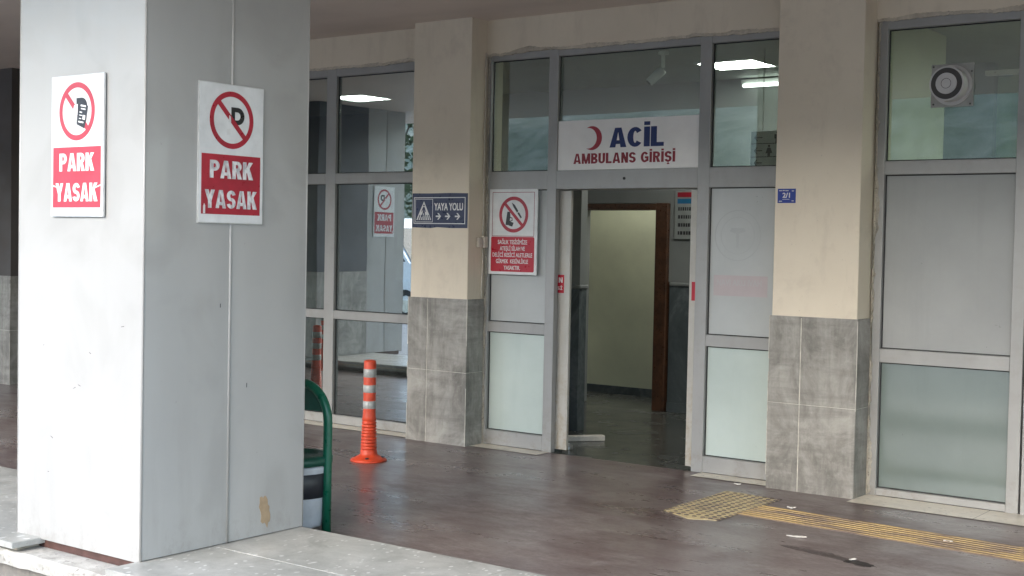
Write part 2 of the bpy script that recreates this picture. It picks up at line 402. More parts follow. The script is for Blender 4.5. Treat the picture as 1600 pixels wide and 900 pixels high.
def glyphs(txt, bold):
    c = bpy.data.curves.new('lettering_curve', 'FONT'); c.body = txt; c.size = 1; c.resolution_u = 4; c.fill_mode = 'FRONT'
    o = bpy.data.objects.new('lettering_curve', c); COL.objects.link(o); bpy.context.view_layer.update()
    me = bpy.data.meshes.new_from_object(o.evaluated_get(bpy.context.evaluated_depsgraph_get()))
    vs = [(v.co.x, v.co.y) for v in me.vertices]; fs = [tuple(p.vertices) for p in me.polygons]
    bpy.data.objects.remove(o); bpy.data.curves.remove(c); bpy.data.meshes.remove(me); return vs, fs
def text(mb, txt, fr, u0, u1, v0, cap, d, bold=.0, mi=0, slant=0.0):
    """fills u0..u1 with capitals of height cap standing on v0; bold: extra stroke width as a share of the capital height"""
    if 0 not in _cap:
        q = glyphs('H', 0)[0]; _cap[0] = (min(b for a, b in q), max(b for a, b in q))
    lo, hi = _cap[0]; vs, fs = glyphs(txt, 0); g = bold*cap/2
    a0 = min(a for a, b in vs); a1 = max(a for a, b in vs); sx = (u1-u0-2*g)/(a1-a0); sy = (cap-1.2*g)/(hi-lo)
    offs = [(0, 0)]
    if bold: offs = [(g*(k-4)/4, .6*g*j) for k in range(9) for j in (-1, 1)]+[(0, 0)]
    for i, (ox, oy) in enumerate(offs):
        P = [(u0+g+ox+(a-a0)*sx, v0+.6*g+oy+(b-lo)*sy+slant*((a-a0)*sx)) for a, b in vs]
        out = []
        for q in fs:
            n = len(q); A = sum(P[q[k]][0]*P[q[(k+1) % n]][1]-P[q[(k+1) % n]][0]*P[q[k]][1] for k in range(n))
            out.append(q if A > 0 else q[::-1])
        mb.add([fr(a, b, d+.00005*i) for a, b in P], out, mi)
    return mb
def _arc(cx, cy, ro, so, ri, si, a0, a1, n=14):
    o = []
    for k in range(n):
        p, q = math.radians(a0+(a1-a0)*k/n), math.radians(a0+(a1-a0)*(k+1)/n)
        o.append([(cx+ro*math.cos(p), cy+so*math.sin(p)), (cx+ro*math.cos(q), cy+so*math.sin(q)), (cx+ri*math.cos(q), cy+si*math.sin(q)), (cx+ri*math.cos(p), cy+si*math.sin(p))])
    return o
def block_glyph(ch, t, h):
    """one heavy capital as convex pieces: height 1, stem t, bar h; returns (pieces, width)"""
    w = .62; B = lambda a, b, c_, d: rect(a, b, c_, d)
    bowl = lambda y0, y1, w_: [B(t, w_-(y1-y0)*.5, y1-h, y1), B(t, w_-(y1-y0)*.5, y0, y0+h)]+_arc(w_-(y1-y0)*.5, (y0+y1)/2, (y1-y0)*.5, (y1-y0)/2, max(.04, (y1-y0)*.5-t), (y1-y0)/2-h, -90, 90)
    ry = .25+h/4
    S_ = lambda: _arc(w/2, 1-ry, w/2, ry, w/2-t, ry-h, 12, 270)+_arc(w/2, ry, w/2, ry, w/2-t, ry-h, -168, 90)
    if ch == 'A': w = .72; return [[(0, 0), (t, 0), (w/2+t*.12, 1), (w/2-t*.55, 1)], [(w-t, 0), (w, 0), (w/2+t*.55, 1), (w/2-t*.12, 1)], B(w*.24, w*.76, .17, .17+h*.95)], w
    if ch == 'P': return [B(0, t, 0, 1)]+bowl(.40, 1, w), w
    if ch == 'R': return [B(0, t, 0, 1)]+bowl(.42, 1, w)+[[(w*.38, .5), (w*.38+t*.95, .5), (w+.03, 0), (w-t*1.05, 0)]], w+.03
    if ch == 'K': w = .68; return [B(0, t, 0, 1), [(t, .36), (t, .66), (w-t*1.2, 1), (w, 1)], [(t+.02, .5), (t+.2, .68), (w+.02, 0), (w-t*1.2, 0)]], w+.02
    if ch == 'Y': w = .68; return [[(0, 1), (t*1.08, 1), (w/2+t*.42, .40), (w/2-t*.5, .40)], [(w, 1), (w-t*1.08, 1), (w/2-t*.42, .40), (w/2+t*.5, .40)], B(w/2-t/2, w/2+t/2, 0, .44)], w
    if ch == 'S': return S_(), w
    if ch == '\u015e': return S_()+[B(w/2-.04, w/2+.05, -.12, 0), B(w/2-.10, w/2+.12, -.22, -.12)], w
    if ch == 'C': w = .66; return _arc(w/2, .5, w/2, .5, w/2-t, .5-h, 38, 322, 24), w
    if ch == 'G': w = .70; return _arc(w/2, .5, w/2, .5, w/2-t, .5-h, 38, 318, 24)+[B(w*.52, w, .38, .38+h), B(w-t*.9, w, .12, .40)], w
    if ch == 'L': w = .54; return [B(0, t, 0, 1), B(t, w, 0, h)], w
    if ch == 'I': return [B(0, t, 0, 1)], t
    if ch == '\u0130': return [B(0, t, 0, 1), B(0, t, 1.07, 1.07+h*.95)], t
    if ch == 'U': return [B(0, t, .32, 1), B(w-t, w, .32, 1)]+_arc(w/2, .32, w/2, .32, w/2-t, .32-h, 180, 360), w
    if ch == 'N': return [B(0, t*.92, 0, 1), B(w-t*.92, w, 0, 1), [(0, 1), (t*1.05, 1), (w, 0), (w-t*1.05, 0)]], w
    if ch == 'M': w = .80; return [B(0, t*.9, 0, 1), B(w-t*.9, w, 0, 1), [(0, 1), (t*1.1, 1), (w/2+t*.4, 0), (w/2-t*.4, 0)], [(w, 1), (w-t*1.1, 1), (w/2-t*.4, 0), (w/2+t*.4, 0)]], w
    if ch == 'B': return [B(0, t, 0, 1)]+bowl(.46, 1, w-.03)+bowl(0, .54, w), w
    return [], .30
def block(mb, txt, fr, u0, u1, v0, cap, d, t=.22, h=.17, gap=.08, mi=0):
    G = [block_glyph(c_, t, h) for c_ in txt]; tot = sum(w_ for _, w_ in G)+gap*(len(G)-1); k = (u1-u0)/tot; x = 0; i = 0
    for ps, w_ in G:
        for q in ps:
            q = [(u0+(x+a)*k, v0+b*cap) for a, b in q]
            n = len(q); A = sum(q[j][0]*q[(j+1) % n][1]-q[(j+1) % n][0]*q[j][1] for j in range(n))
            if A < 0: q = q[::-1]
            mb.add([fr(a, b, d+.00002*(i % 60)) for a, b in q], [tuple(range(n))], mi); i += 1
        x += w_+gap
    return mb
def slash(mb, c, ri, fr, d0, d1, wd, mi=0):       # diagonal bar from upper left to lower right
    k = math.sqrt(.5); L = ri+.004
    e = (k, -k); p = (k, k)
    return mb.prism([(c[0]+s*L*e[0]+t*wd/2*p[0], c[1]+s*L*e[1]+t*wd/2*p[1]) for s, t in ((-1, -1), (1, -1), (1, 1), (-1, 1))], fr, d0, d1, mi)
def copy_tree(o, parent=None):
    c = o.copy(); COL.objects.link(c)
    if parent is not None: c.parent = parent
    for ch in list(o.children): copy_tree(ch, c)
    return c

YP, YS = 8.42, 8.655          # fronts of the pilasters and of the aluminium frames
CZ = 3.48                     # canopy soffit
# ------------------------------------------------------------------ ground, floors, kerb
struct(MB().sheet(-600, 600, -600, 600, -.16), 'ground', 'asphalt')
struct(MB().box(-30, 12, 5.02, 8.655, -.155, 0), 'floor', 'floor')
struct(MB().box(-30, 12, 8.655, 13.6, -.155, 0), 'interior_floor', 'in_floor')
sl = MB()
for a, b in ((-10.9, -7.31), (-6.67, -5.985), (-4.625, -4.01), (-3.365, -.4)):
    x = a; y0 = 8.30 if a > -3.4 else 8.47
    while x < b-.01:
        e = min(x+random.uniform(.7, .95), b)
        if b-e < .15: e = b
        sl.sheet(x, e-.004, y0, 8.655, .004); x = e
struct(sl, 'paving_strip', 'sill_stone')
kw = MB()
x = -30.0
kw.box(-30, 12, 3.90, 5.0, -.155, .045)
struct(kw, 'kerb_wall', 'old_wall')
nb = MB()                                              # rough concrete nosing with a broken edge
xs = [-30+.5*i for i in range(44)]; xs = [q for q in xs if q < -8.0]+[-8+.035*i for i in range(115)]+[-3.95+.5*i for i in range(33)]
rows = []
for q in xs:
    j = noise.noise(Vector((q*7, 1, 2)))*.011+noise.noise(Vector((q*29, 4, 2)))*.007; k = noise.noise(Vector((q*11, 5, 3)))*.006
    rows.append([(q, 3.835+j, -.010+k), (q, 3.818+j, .046+k), (q, 3.842+j*1.6, .064), (q, 5.0, .0652), (q, 5.0, -.012)])
n5 = len(rows[0]); nb.add([p for rw in rows for p in rw], [(i*n5+j, i*n5+(j+1) % n5, (i+1)*n5+(j+1) % n5, (i+1)*n5+j) for i in range(len(rows)-1) for j in range(n5)])
struct(nb, 'kerb', 'rough_concrete')
ms = MB()
def slabs(x0, x1, y0, y1, ln):
    q = x0
    while q < x1-.01:
        e = min(q+ln, x1); ms.box(q+.0015, e-.0015, y0, y1, .0875, .1195, .003); q = e
slabs(-30, -5.87, 3.80, 5.02, 1.21)
slabs(-5.10, 12, 3.78, 4.405, 1.42); slabs(-5.10, 12, 4.408, 5.02, 1.42)
ms.box(-5.868, -5.102, 4.42, 5.02, .0875, .1195, .002)
struct(ms, 'marble_paving', 'marble')
mo = MB()
for a, b in ((-30, -5.92), (-5.06, 12)): mo.box(a, b, 3.86, 4.99, .0655, .0870)
mo.box(-5.88, -5.09, 4.46, 4.99, .0655, .0870)
struct(mo, 'mortar_bed', 'plaster_break')

# ------------------------------------------------------------------ canopy, lintels, interior shell
c = MB(); c.box(-32, 14, 1.9, 8.64, CZ, CZ+.45, .01)
struct(c, 'ceiling', 'ceiling')
struct(MB().box(-32, 14, 8.86, 13.7, 3.3, 3.9), 'interior_ceiling', 'in_ceiling')
def lintel(x0, x1, seed, label):
    rnd = random.Random(seed); n = int((x1-x0)/.012); pts = []
    for i in range(n+1):
        q = x0+(x1-x0)*i/n
        e = 3.196+noise.noise(Vector((q*2.2+seed, 0, 0)))*.016+noise.noise(Vector((q*14, seed, 0)))*.008+rnd.uniform(-.003, .003)
        pts.append((q, e))
    t = thing('lintel_wall', ((x0+x1)/2, 8.64, 3.2), label, 'wall')
    MB().prism([(x0, CZ+.2)]+pts+[(x1, CZ+.2)], front(0, 8.655), 0, .014).build('broken_plaster_edge', 'plaster_break', t)
    pts2 = [(a, max(3.204, b+.02+.035*max(0, noise.noise(Vector((a*3.1, 9+seed, 0))))+rnd.uniform(-.002, .002))) for a, b in pts]
    MB().prism([(x0, CZ+.2)]+pts2+[(x1, CZ+.2)], front(0, 8.655), .0142, .022).build('painted_plaster', 'cream', t)
    MB().box(x0, x1, 8.656, 8.86, 3.207, 3.9).build('lintel_beam', 'cream', t)
lintel(-13.0, -7.29, 1, 'cream wall band above the clear window left of the crossing sign')
lintel(-6.69, -3.985, 2, 'cream wall band with chipped plaster above the entrance doors')
lintel(-3.38, -.4, 3, 'cream wall band above the window with the exhaust fan')

def pillar(x0, x1, label, joint, paint='cream'):
    t = thing('tiled_pillar', ((x0+x1)/2, 8.6, 0), label, 'pillar')
    MB().box(x0+.011, x1-.011, YP+.011, 8.86, 1.196, 3.9, .004).build('plaster_shaft', paint, t)
    g = MB(); g.box(x0+.004, x1-.004, YP+.004, 8.86, 0, 1.190)
    T = []
    for z0, z1 in ((.0, .598), (.602, 1.2)):
        for a, b in ((x0, joint-.002), (joint+.002, x1)):
            g.box(a+.002, b-.002, YP, YP+.0035, z0, z1, .0012, 1)
        for xa, xb in ((x0, x0+.0035), (x1-.0035, x1)): g.box(xa, xb, YP+.004, 8.645, z0, z1, .0012, 1)
    g.box(x0+.0036, x1-.0036, YP+.0036, 8.645, 1.1905, 1.2, 0, 1)
    o = g.build('tile_cladding', ['grout', 'tile'], t)
    rnd = random.Random(int(x0*100))
    for xe in (x0, x1):
        e = MB(); z = 0.0
        while z < 1.19:
            h = rnd.uniform(.04, .22)
            if rnd.random() > .4: e.box(xe-.0022, xe+.0022, YP-.0018, YP+.0024, z, min(z+h, 1.2))
            z += h
        e.build('corner_trim', 'grout', t)
    return t
pillar(-7.302, -6.672, 'cream pillar with grey tiled base under the crossing sign', -7.093)
pillar(-4.003, -3.367, 'cream pillar with grey tiled base under the blue number plate', -3.769)
pillar(-13.9, -13.08, 'pillar with tiled base and shade painted into its shaft, far left behind the white pillar', -13.2, 'shade_brown')
pillar(-.4, .25, 'cream pillar with grey tiled base, beyond the right window', -.1)

# ------------------------------------------------------------------ glazed screens
def vbar(mb, x0, x1, z0, z1, y0=YS, y1=YS+.055): mb.box(x0, x1, y0, y1, z0, z1, .0025)
def pane(t, x0, x1, z0, z1, m, name='glass_pane'):
    o = MB().box(x0+.001, x1-.001, YS+.036, YS+.042, z0+.001, z1-.001).build(name, m, t)
    g = MB(); w_ = .007
    g.box(x0, x0+w_, YS+.0295, YS+.0355, z0, z1); g.box(x1-w_, x1, YS+.0295, YS+.0355, z0, z1)
    g.box(x0+w_, x1-w_, YS+.0295, YS+.0355, z0, z0+w_); g.box(x0+w_, x1-w_, YS+.0295, YS+.0355, z1-w_, z1)
    g.build('gasket', 'gasket', o); return o
def screen(label, cat, uprights, rails, panes, name):
    """uprights: (x0,x1,z0,z1); rails: (x0,x1,z0,z1) butted between uprights; panes: (x0,x1,z0,z1,material)"""
    xm = (uprights[0][0]+uprights[-1][1])/2
    t = thing(name, (xm, YS+.04, 0), label, cat)
    fr_ = MB()
    for q in uprights: vbar(fr_, *q)
    for q in rails: vbar(fr_, q[0], q[1], q[2], q[3], YS+.0015, YS+.0535)
    fr_.build('window_frame', 'alum', t)
    for q in panes: pane(t, *q)
    return t
# entrance
EX = [(-6.645, -6.07), (-5.983, -4.72), (-4.625, -4.06)]
up = [(-6.668, -6.645, 0, 3.205), (-6.07, -5.983, 0, 3.205), (-4.72, -4.625, 0, 3.205), (-4.06, -4.006, 0, 3.205)]
ra = []; pa = []
for i, (a, b) in enumerate(EX):
    ra += [(a, b, 3.148, 3.204), (a, b, 2.098, 2.246)]
    pa.append((a, b, 2.246, 3.148, 'clear'))
    if i != 1:
        ra += [(a, b, .935, 1.02), (a, b, .006, .125)]
        pa += [(a, b, .125, .935, 'frost_pale'), (a, b, 1.02, 2.098, 'frost_grey')]
ent = screen('aluminium framed glass entrance with its sliding doors pushed open', 'entrance door', up, ra, pa, 'glazed_entrance')
def leaf(x0, x1, ls, rs):
    f_ = MB(); y0, y1 = 8.726, 8.756
    f_.box(x0, x0+ls, y0, y1, .022, 2.09, .003); f_.box(x1-rs, x1, y0, y1, .022, 2.09, .003)
    f_.box(x0+ls, x1-rs, y0+.001, y1-.001, 2.02, 2.088, .003); f_.box(x0+ls, x1-rs, y0+.001, y1-.001, .024, .12, .003)
    o = f_.build('sliding_door', 'leaf_frame', ent)
    MB().box(x0+ls, x1-rs, 8.738, 8.744, .12, 2.02).build('door_glass', 'frost_grey', o)
    return o
L1 = leaf(-6.565, -5.882, .08, .125); L2 = leaf(-4.808, -4.10, .06, .08)
fr = front(0, 8.726)
s = MB(); s.prism(rect(-6.17, -5.934, 1.275, 1.42), fr, .0005, .0015, 0)
block(s, 'AN', fr, -6.036, -5.948, 1.357, .042, .002, .2, .17, .1, 1); text(s, 'ESİ', fr, -6.030, -5.948, 1.300, .026, .002, .10, 1)
s.build('door_sticker', ['red_bright', 'pale_letter'], L1)
s = MB(); s.prism(rect(-4.786, -4.742, 1.262, 1.402), fr, .0005, .0015, 0); s.build('door_sticker', 'red_bright', L2)
MB().box(-6.60, -4.10, 8.715, 8.84, 2.097, 2.20, .004).build('door_track_box', 'alum', ent)
b = MB()
fr = front(0, YS)
b.disc((-5.352, 2.175), .011, fr, .0, .004); b.build('keyhole', 'gasket', ent)
# sticker and emblem behind the right pane, their frosted haze painted as pale decals
fr = front(0, YS+.036)
s = MB(); s.prism(rect(-4.585, -4.155, 1.31, 1.46), fr, .0006, .0012, 0); text(s, 'NAVI AKU IVAH', fr, -4.56, -4.20, 1.385, .045, .0018, .1, 1); s.build('ghost_sticker', ['ghost_pink', 'ghost_letter'], ent)
s = MB(); c0 = (-4.40, 1.75); s.ring(c0, .185, .178, fr, .0006, .0012); s.ring(c0, .135, .131, fr, .0006, .0012)
s.prism([(c0[0]-.065, c0[1]+.03), (c0[0]-.012, c0[1]+.012), (c0[0]-.01, c0[1]-.09), (c0[0]+.01, c0[1]-.09), (c0[0]+.012, c0[1]+.012), (c0[0]+.065, c0[1]+.03), (c0[0]+.05, c0[1]+.055), (c0[0]-.05, c0[1]+.055)], fr, .0006, .0012)
s.build('ghost_emblem', 'ghost_ring', ent)
# left window
up = [(-10.9, -10.8, 0, 3.205), (-9.68, -9.57, 0, 3.205), (-8.52, -8.40, 0, 3.205), (-7.37, -7.306, 0, 3.205)]
ra = []; pa = []
for (a, b) in ((-10.8, -9.68), (-9.57, -8.52), (-8.40, -7.37)):
    ra += [(a, b, 3.13, 3.204), (a, b, 2.168, 2.262), (a, b, .952, 1.028), (a, b, .006, .085)]
    pa += [(a, b, 2.262, 3.13, 'mirror'), (a, b, 1.028, 2.168, 'mirror'), (a, b, .085, .952, 'mirror')]
screen('grey aluminium window of clear glass behind the orange bollard', 'window', up, ra, pa, 'glazed_window')
# right window
up = [(-3.36, -3.305, 0, 3.205), (-2.447, -2.368, 0, 3.205), (-2.356, -2.28, 0, 3.205), (-1.42, -1.34, 0, 3.205), (-.47, -.405, 0, 3.205)]
ra = []; pa = []
for i, (a, b) in enumerate(((-3.305, -2.447), (-2.28, -1.42), (-1.34, -.47))):
    ra += [(a, b, 3.14, 3.204), (a, b, 2.17, 2.262), (a, b, .907, 1.0), (a, b, .006, .055)]
    pa += [(a, b, 2.262, 3.14, 'clear'), (a, b, 1.0, 2.17, 'frost_mid'), (a, b, .055, .907, 'frost_dark')]
rw = screen('tall aluminium window with frosted lower panes right of the number plate pillar', 'window', up, ra, pa, 'glazed_window')
MB().box(-2.368, -2.356, YS+.03, YS+.07, 0, 3.205).build('gasket', 'gasket', rw)
# ragged sealant strips where frames meet the pillars
def sealant(x, y0, y1, seed, parent, w_=.012):
    n = 260; zs = [.01+3.18*k/n for k in range(n+1)]
    wd = [max(.0015, w_*(.45+1.1*noise.noise(Vector((z*2.3, seed, 0)))+.55*noise.noise(Vector((z*13, seed, 4)))+.35*noise.noise(Vector((z*41, seed, 9))))) for z in zs]
    dp = [.004+.008*abs(noise.noise(Vector((z*9, seed, 7)))) for z in zs]
    s = MB(); vs = []
    for z, k, e in zip(zs, wd, dp): vs += [(x, y0-e*.4, z), (x+k*.6, y0-e, z), (x+k, y1, z), (x, y1, z)]
    s.add(vs, [(4*i+j, 4*i+(j+1) % 4, 4*(i+1)+(j+1) % 4, 4*(i+1)+j) for i in range(n) for j in range(4)])
    s.build('sealant_strip', 'sealant', parent)
sealant(-6.6715, YS-.012, YS-.001, 3, ent, .02); sealant(-3.3665, YS-.012, YS-.001, 5, rw, .03)

# ------------------------------------------------------------------ interior
t = thing('partition_wall', (-7.5, 9.9, 0), 'dim grey wall end with dark marble dado left inside the entrance', 'wall')
MB().box(-8.7, -6.53, 9.85, 9.95, 1.30, 2.16).build('painted_wall', 'grey_wall', t)
MB().box(-8.7, -6.525, 9.84, 9.955, 0, 1.27).build('marble_dado', 'dark_marble', t)
MB().box(-8.7, -6.51, 9.825, 9.965, 1.27, 1.305, .008).build('dado_rail', 'grey_wall', t)
MB().box(-8.7, -6.51, 9.825, 9.839, 0, .10, .004).build('skirting', 'dark_marble', t)
t = thing('interior_wall', (-5, 11.7, 0), 'dim grey corridor wall with dark marble dado around the open doorway', 'wall')
w1 = MB(); w1.box(-9.6, -7.72, 11.66, 11.76, 0, 3.3); w1.box(-7.72, -6.68, 11.66, 11.76, 2.10, 3.3); w1.box(-6.68, -3.5, 11.66, 11.76, 1.305, 3.3)
w1.build('painted_wall', 'grey_wall', t)
MB().box(-6.64, -3.5, 11.648, 11.76, 0, 1.27).build('marble_dado', 'dark_marble', t)
MB().box(-6.64, -3.5, 11.635, 11.77, 1.27, 1.305, .008).build('dado_rail', 'grey_wall', t)
MB().box(-6.64, -3.5, 11.63, 11.647, 0, .10, .004).build('skirting', 'dark_marble', t)
t = thing('wooden_doorway', (-7.2, 11.7, 0), 'brown wooden door frame in the corridor wall seen through the entrance', 'doorway')
MB().box(-6.80, -6.66, 11.61, 11.80, 0, 2.10, .006).build('door_jamb', 'wood', t)
MB().box(-7.80, -7.70, 11.62, 11.80, 0, 2.10, .006).build('door_jamb', 'grey_wall', t)
MB().box(-7.70, -6.80, 11.615, 11.795, 2.03, 2.095, .006).build('door_head', 'wood', t)
t = thing('back_wall', (-7, 12.7, 0), 'pale green wall of the room beyond the brown door frame', 'wall')
MB().box(-9.0, -3.5, 12.65, 12.75, 0, 3.3).build('painted_wall', 'green_wall', t)
MB().box(-9.0, -3.5, 12.635, 12.648, 0, .09, .003).build('skirting', 'dark_marble', t)
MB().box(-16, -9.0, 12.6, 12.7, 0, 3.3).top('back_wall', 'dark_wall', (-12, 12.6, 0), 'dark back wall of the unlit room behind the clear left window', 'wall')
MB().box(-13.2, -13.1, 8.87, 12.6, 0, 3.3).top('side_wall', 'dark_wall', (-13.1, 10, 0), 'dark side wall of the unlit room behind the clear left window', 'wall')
MB().box(-3.5, -3.4, 8.74, 10.1, 0, 3.3).top('partition_wall', 'green_wall', (-3.45, 9.5, 0), 'pale green wall end seen behind the exhaust fan', 'wall')
t = thing('back_wall', (-1, 12, 0), 'dim olive green wall far behind the exhaust fan window', 'wall')
MB().box(-3.5, 1.2, 12.2, 12.3, 0, 3.3).build('painted_wall', 'green_wall', t)
MB().box(1.1, 1.2, 8.87, 12.2, 0, 3.3).top('side_wall', 'green_wall', (1.15, 10, 0), 'green side wall of the room behind the right window', 'wall')
MB().box(-3.38, -1.9, 11.0, 11.06, 3.105, 3.145, .004).top('curtain_rail', 'sill_stone', (-2.6, 11, 3.105), 'pale horizontal rail behind the exhaust fan window', 'rail')
# ceiling lights
def panel(x0, x1, y0, y1, z, label):
    t = thing('ceiling_panel_light', ((x0+x1)/2, (y0+y1)/2, z), label, 'ceiling light', 'square panel lights in the ceiling')
    p = MB(); p.box(x0, x1, y0, y0+.02, z-.014, z-.001); p.box(x0, x1, y1-.02, y1, z-.014, z-.001); p.box(x0, x0+.02, y0+.02, y1-.02, z-.014, z-.001); p.box(x1-.02, x1, y0+.02, y1-.02, z-.014, z-.001)
    p.build('light_frame', 'sign_white', t); MB().box(x0+.02, x1-.02, y0+.02, y1-.02, z-.010, z-.002).build('diffuser', 'panel_glow', t)
panel(-5.76, -5.18, 10.44, 10.94, 3.3, 'bright square ceiling panel light above the toilet direction sign')
panel(-10.72, -10.18, 10.88, 11.42, 3.3, 'bright square ceiling panel light seen through the left window')
panel(-7.4, -6.9, 12.0, 12.5, 3.3, 'unseen added panel light brightening the green room beyond the wooden door frame')  # added lamp, out of view, brightens the room past the doorway
panel(-1.6, -1.0, 9.8, 10.4, 3.3, 'unseen added panel light brightening the green room behind the exhaust fan')  # another added lamp, out of sight, lifts the green walls by the fan
t = thing('tube_light', (-5.2, 11.62, 3.2), 'slim white tube lamp high on the corridor wall behind the transom glass', 'lamp')
MB().box(-5.88, -4.7, 11.60, 11.657, 3.215, 3.285, .006).build('lamp_housing', 'sign_white', t)
MB().tube([(-5.84, 11.578, 3.22), (-4.74, 11.578, 3.22)], .018).build('lamp_tube', 'tube_glow', t)
# security camera
t = thing('security_camera', (-5.60, 9.75, 3.3), 'small pale security camera hanging from the corridor ceiling', 'security camera')
MB().lathe([(.045, 0), (.045, -.02), (.016, -.03), (.016, -.13)], (-5.67, 9.75, 3.299), 20).build('mount', 'exit_grey', t)
b = MB(); b.lathe([(.0, 0), (.036, .002), (.040, .02), (.036, .16), (.0, .165)], (0, 0, 0), 20)
mt = Matrix.Translation((-5.67, 9.75, 3.15)) @ Matrix.Rotation(math.radians(38), 4, 'Y') @ Matrix.Rotation(math.radians(150), 4, 'X')
b.v = [tuple(mt @ Vector(p)) for p in b.v]; b.build('camera_body', 'exit_grey', t)
b = MB(); b.disc((0, 0), .024, lambda a, c_, d: (a, c_, d), .1655, .170, n=20); b.v = [tuple(mt @ Vector(p)) for p in b.v]; b.build('lens', 'black_film', t)
# hanging direction sign
HX, HY, HZ = -4.965, 10.0, 2.335
t = thing('direction_sign', (HX+.4, HY, HZ), 'white hanging toilet direction sign with arrows behind the transom glass', 'sign')
MB().box(HX, HX+.80, HY, HY+.02, HZ, HZ+.29, .002).build('sign_board', 'exit_grey', t)
k = MB()
for q in (.1, .7): k.tube([(HX+q, HY+.01, HZ+.29), (HX+q, HY+.01, 3.3)], .004, 8)
k.build('hanger_rod', 'steel', t)
fr = front(HX, HY, HZ); s = MB()
for v in (.185, .076): s.prism(rect(.002, .798, v, v+.006), fr, .0005, .001)
def arrow_left(v, u_=.03): s.prism(rect(u_+.004, u_+.075, v-.004, v+.004), fr, .0005, .001); s.prism([(u_, v), (u_+.028, v+.030), (u_+.034, v+.024), (u_+.010, v), (u_+.034, v-.024), (u_+.028, v-.030)], fr, .0011, .0015)
arrow_left(.238); arrow_left(.130); arrow_left(.03)
def figure(u_, v, skirt):
    s.disc((u_, v+.04), .011, fr, .0005, .001, n=16)
    if skirt: s.prism([(u_-.014, v+.026), (u_+.014, v+.026), (u_+.030, v-.02), (u_+.012, v-.02), (u_+.012, v-.05), (u_-.012, v-.05), (u_-.012, v-.02), (u_-.030, v-.02)], fr, .0005, .001)
    else: s.prism([(u_-.024, v+.026), (u_+.024, v+.026), (u_+.024, v-.01), (u_+.014, v-.01), (u_+.014, v-.05), (u_-.014, v-.05), (u_-.014, v-.01), (u_-.024, v-.01)], fr, .0005, .001)
figure(.235, .236, False); figure(.165, .128, True)
s.disc((.29, .062), .010, fr, .0005, .001, n=16); s.prism([(.282, .05), (.298, .05), (.300, .03), (.325, .028), (.327, .012), (.275, .012)], fr, .0005, .001)
text(s, 'BAY', fr, .315, .46, .212, .052, .001, .06); text(s, 'BAYAN', fr, .255, .50, .104, .052, .001, .06)
s.build('lettering', 'black_film', t)
# info board on the corridor wall
t = thing('information_board', (-6.2, 11.65, 1.7), 'pale notice with red and blue header strips on the corridor wall', 'notice')
MB().box(-6.60, -5.7, 11.645, 11.659, 1.74, 2.22, .002).build('board', 'notice_grey', t)
fr = front(-6.60, 11.645, 1.74)
MB().prism(rect(.03, .87, .42, .468), fr, .0004, .001).build('red_header', 'maroon', t)
MB().prism(rect(.03, .87, .355, .403), fr, .0004, .001).build('blue_header', 'cyan_film', t)
s = MB(); rnd = random.Random(4)
for v in (.285, .205, .125, .045):
    q = .04
    while q < .8:
        wd = rnd.uniform(.014, .028); s.prism(rect(q, q+wd, v, v+.035), fr, .0004, .001); q += wd+.008
s.build('text_lines', 'black_film', t)
# loose metal bar lying by the doorway
MB().box(-.17, .17, -.022, .022, .001, .045, .004)
b = MB(); b.box(-.19, .19, -.024, .024, .0, .046, .004); b.box(-.175, .175, -.018, .018, .046, .050, .002)
o = b.top('metal_bar', 'pvc', (0, 0, 0), 'short pale metal bar lying on the floor inside the doorway', 'metal bar'); o.location = (-6.14, 9.36, .002); o.rotation_euler = (0, 0, math.radians(52))
b = MB(); b.box(-.035, .035, -.03, .03, 0, .035, .004); b.lathe([(.018, .035), (.016, .05), (.0, .052)], (0, 0, 0), 16)
o = b.top('door_stop', 'steel', (0, 0, 0), 'small metal door stop at the foot of the left sliding door', 'door stop'); o.location = (-5.985, 8.90, 0)

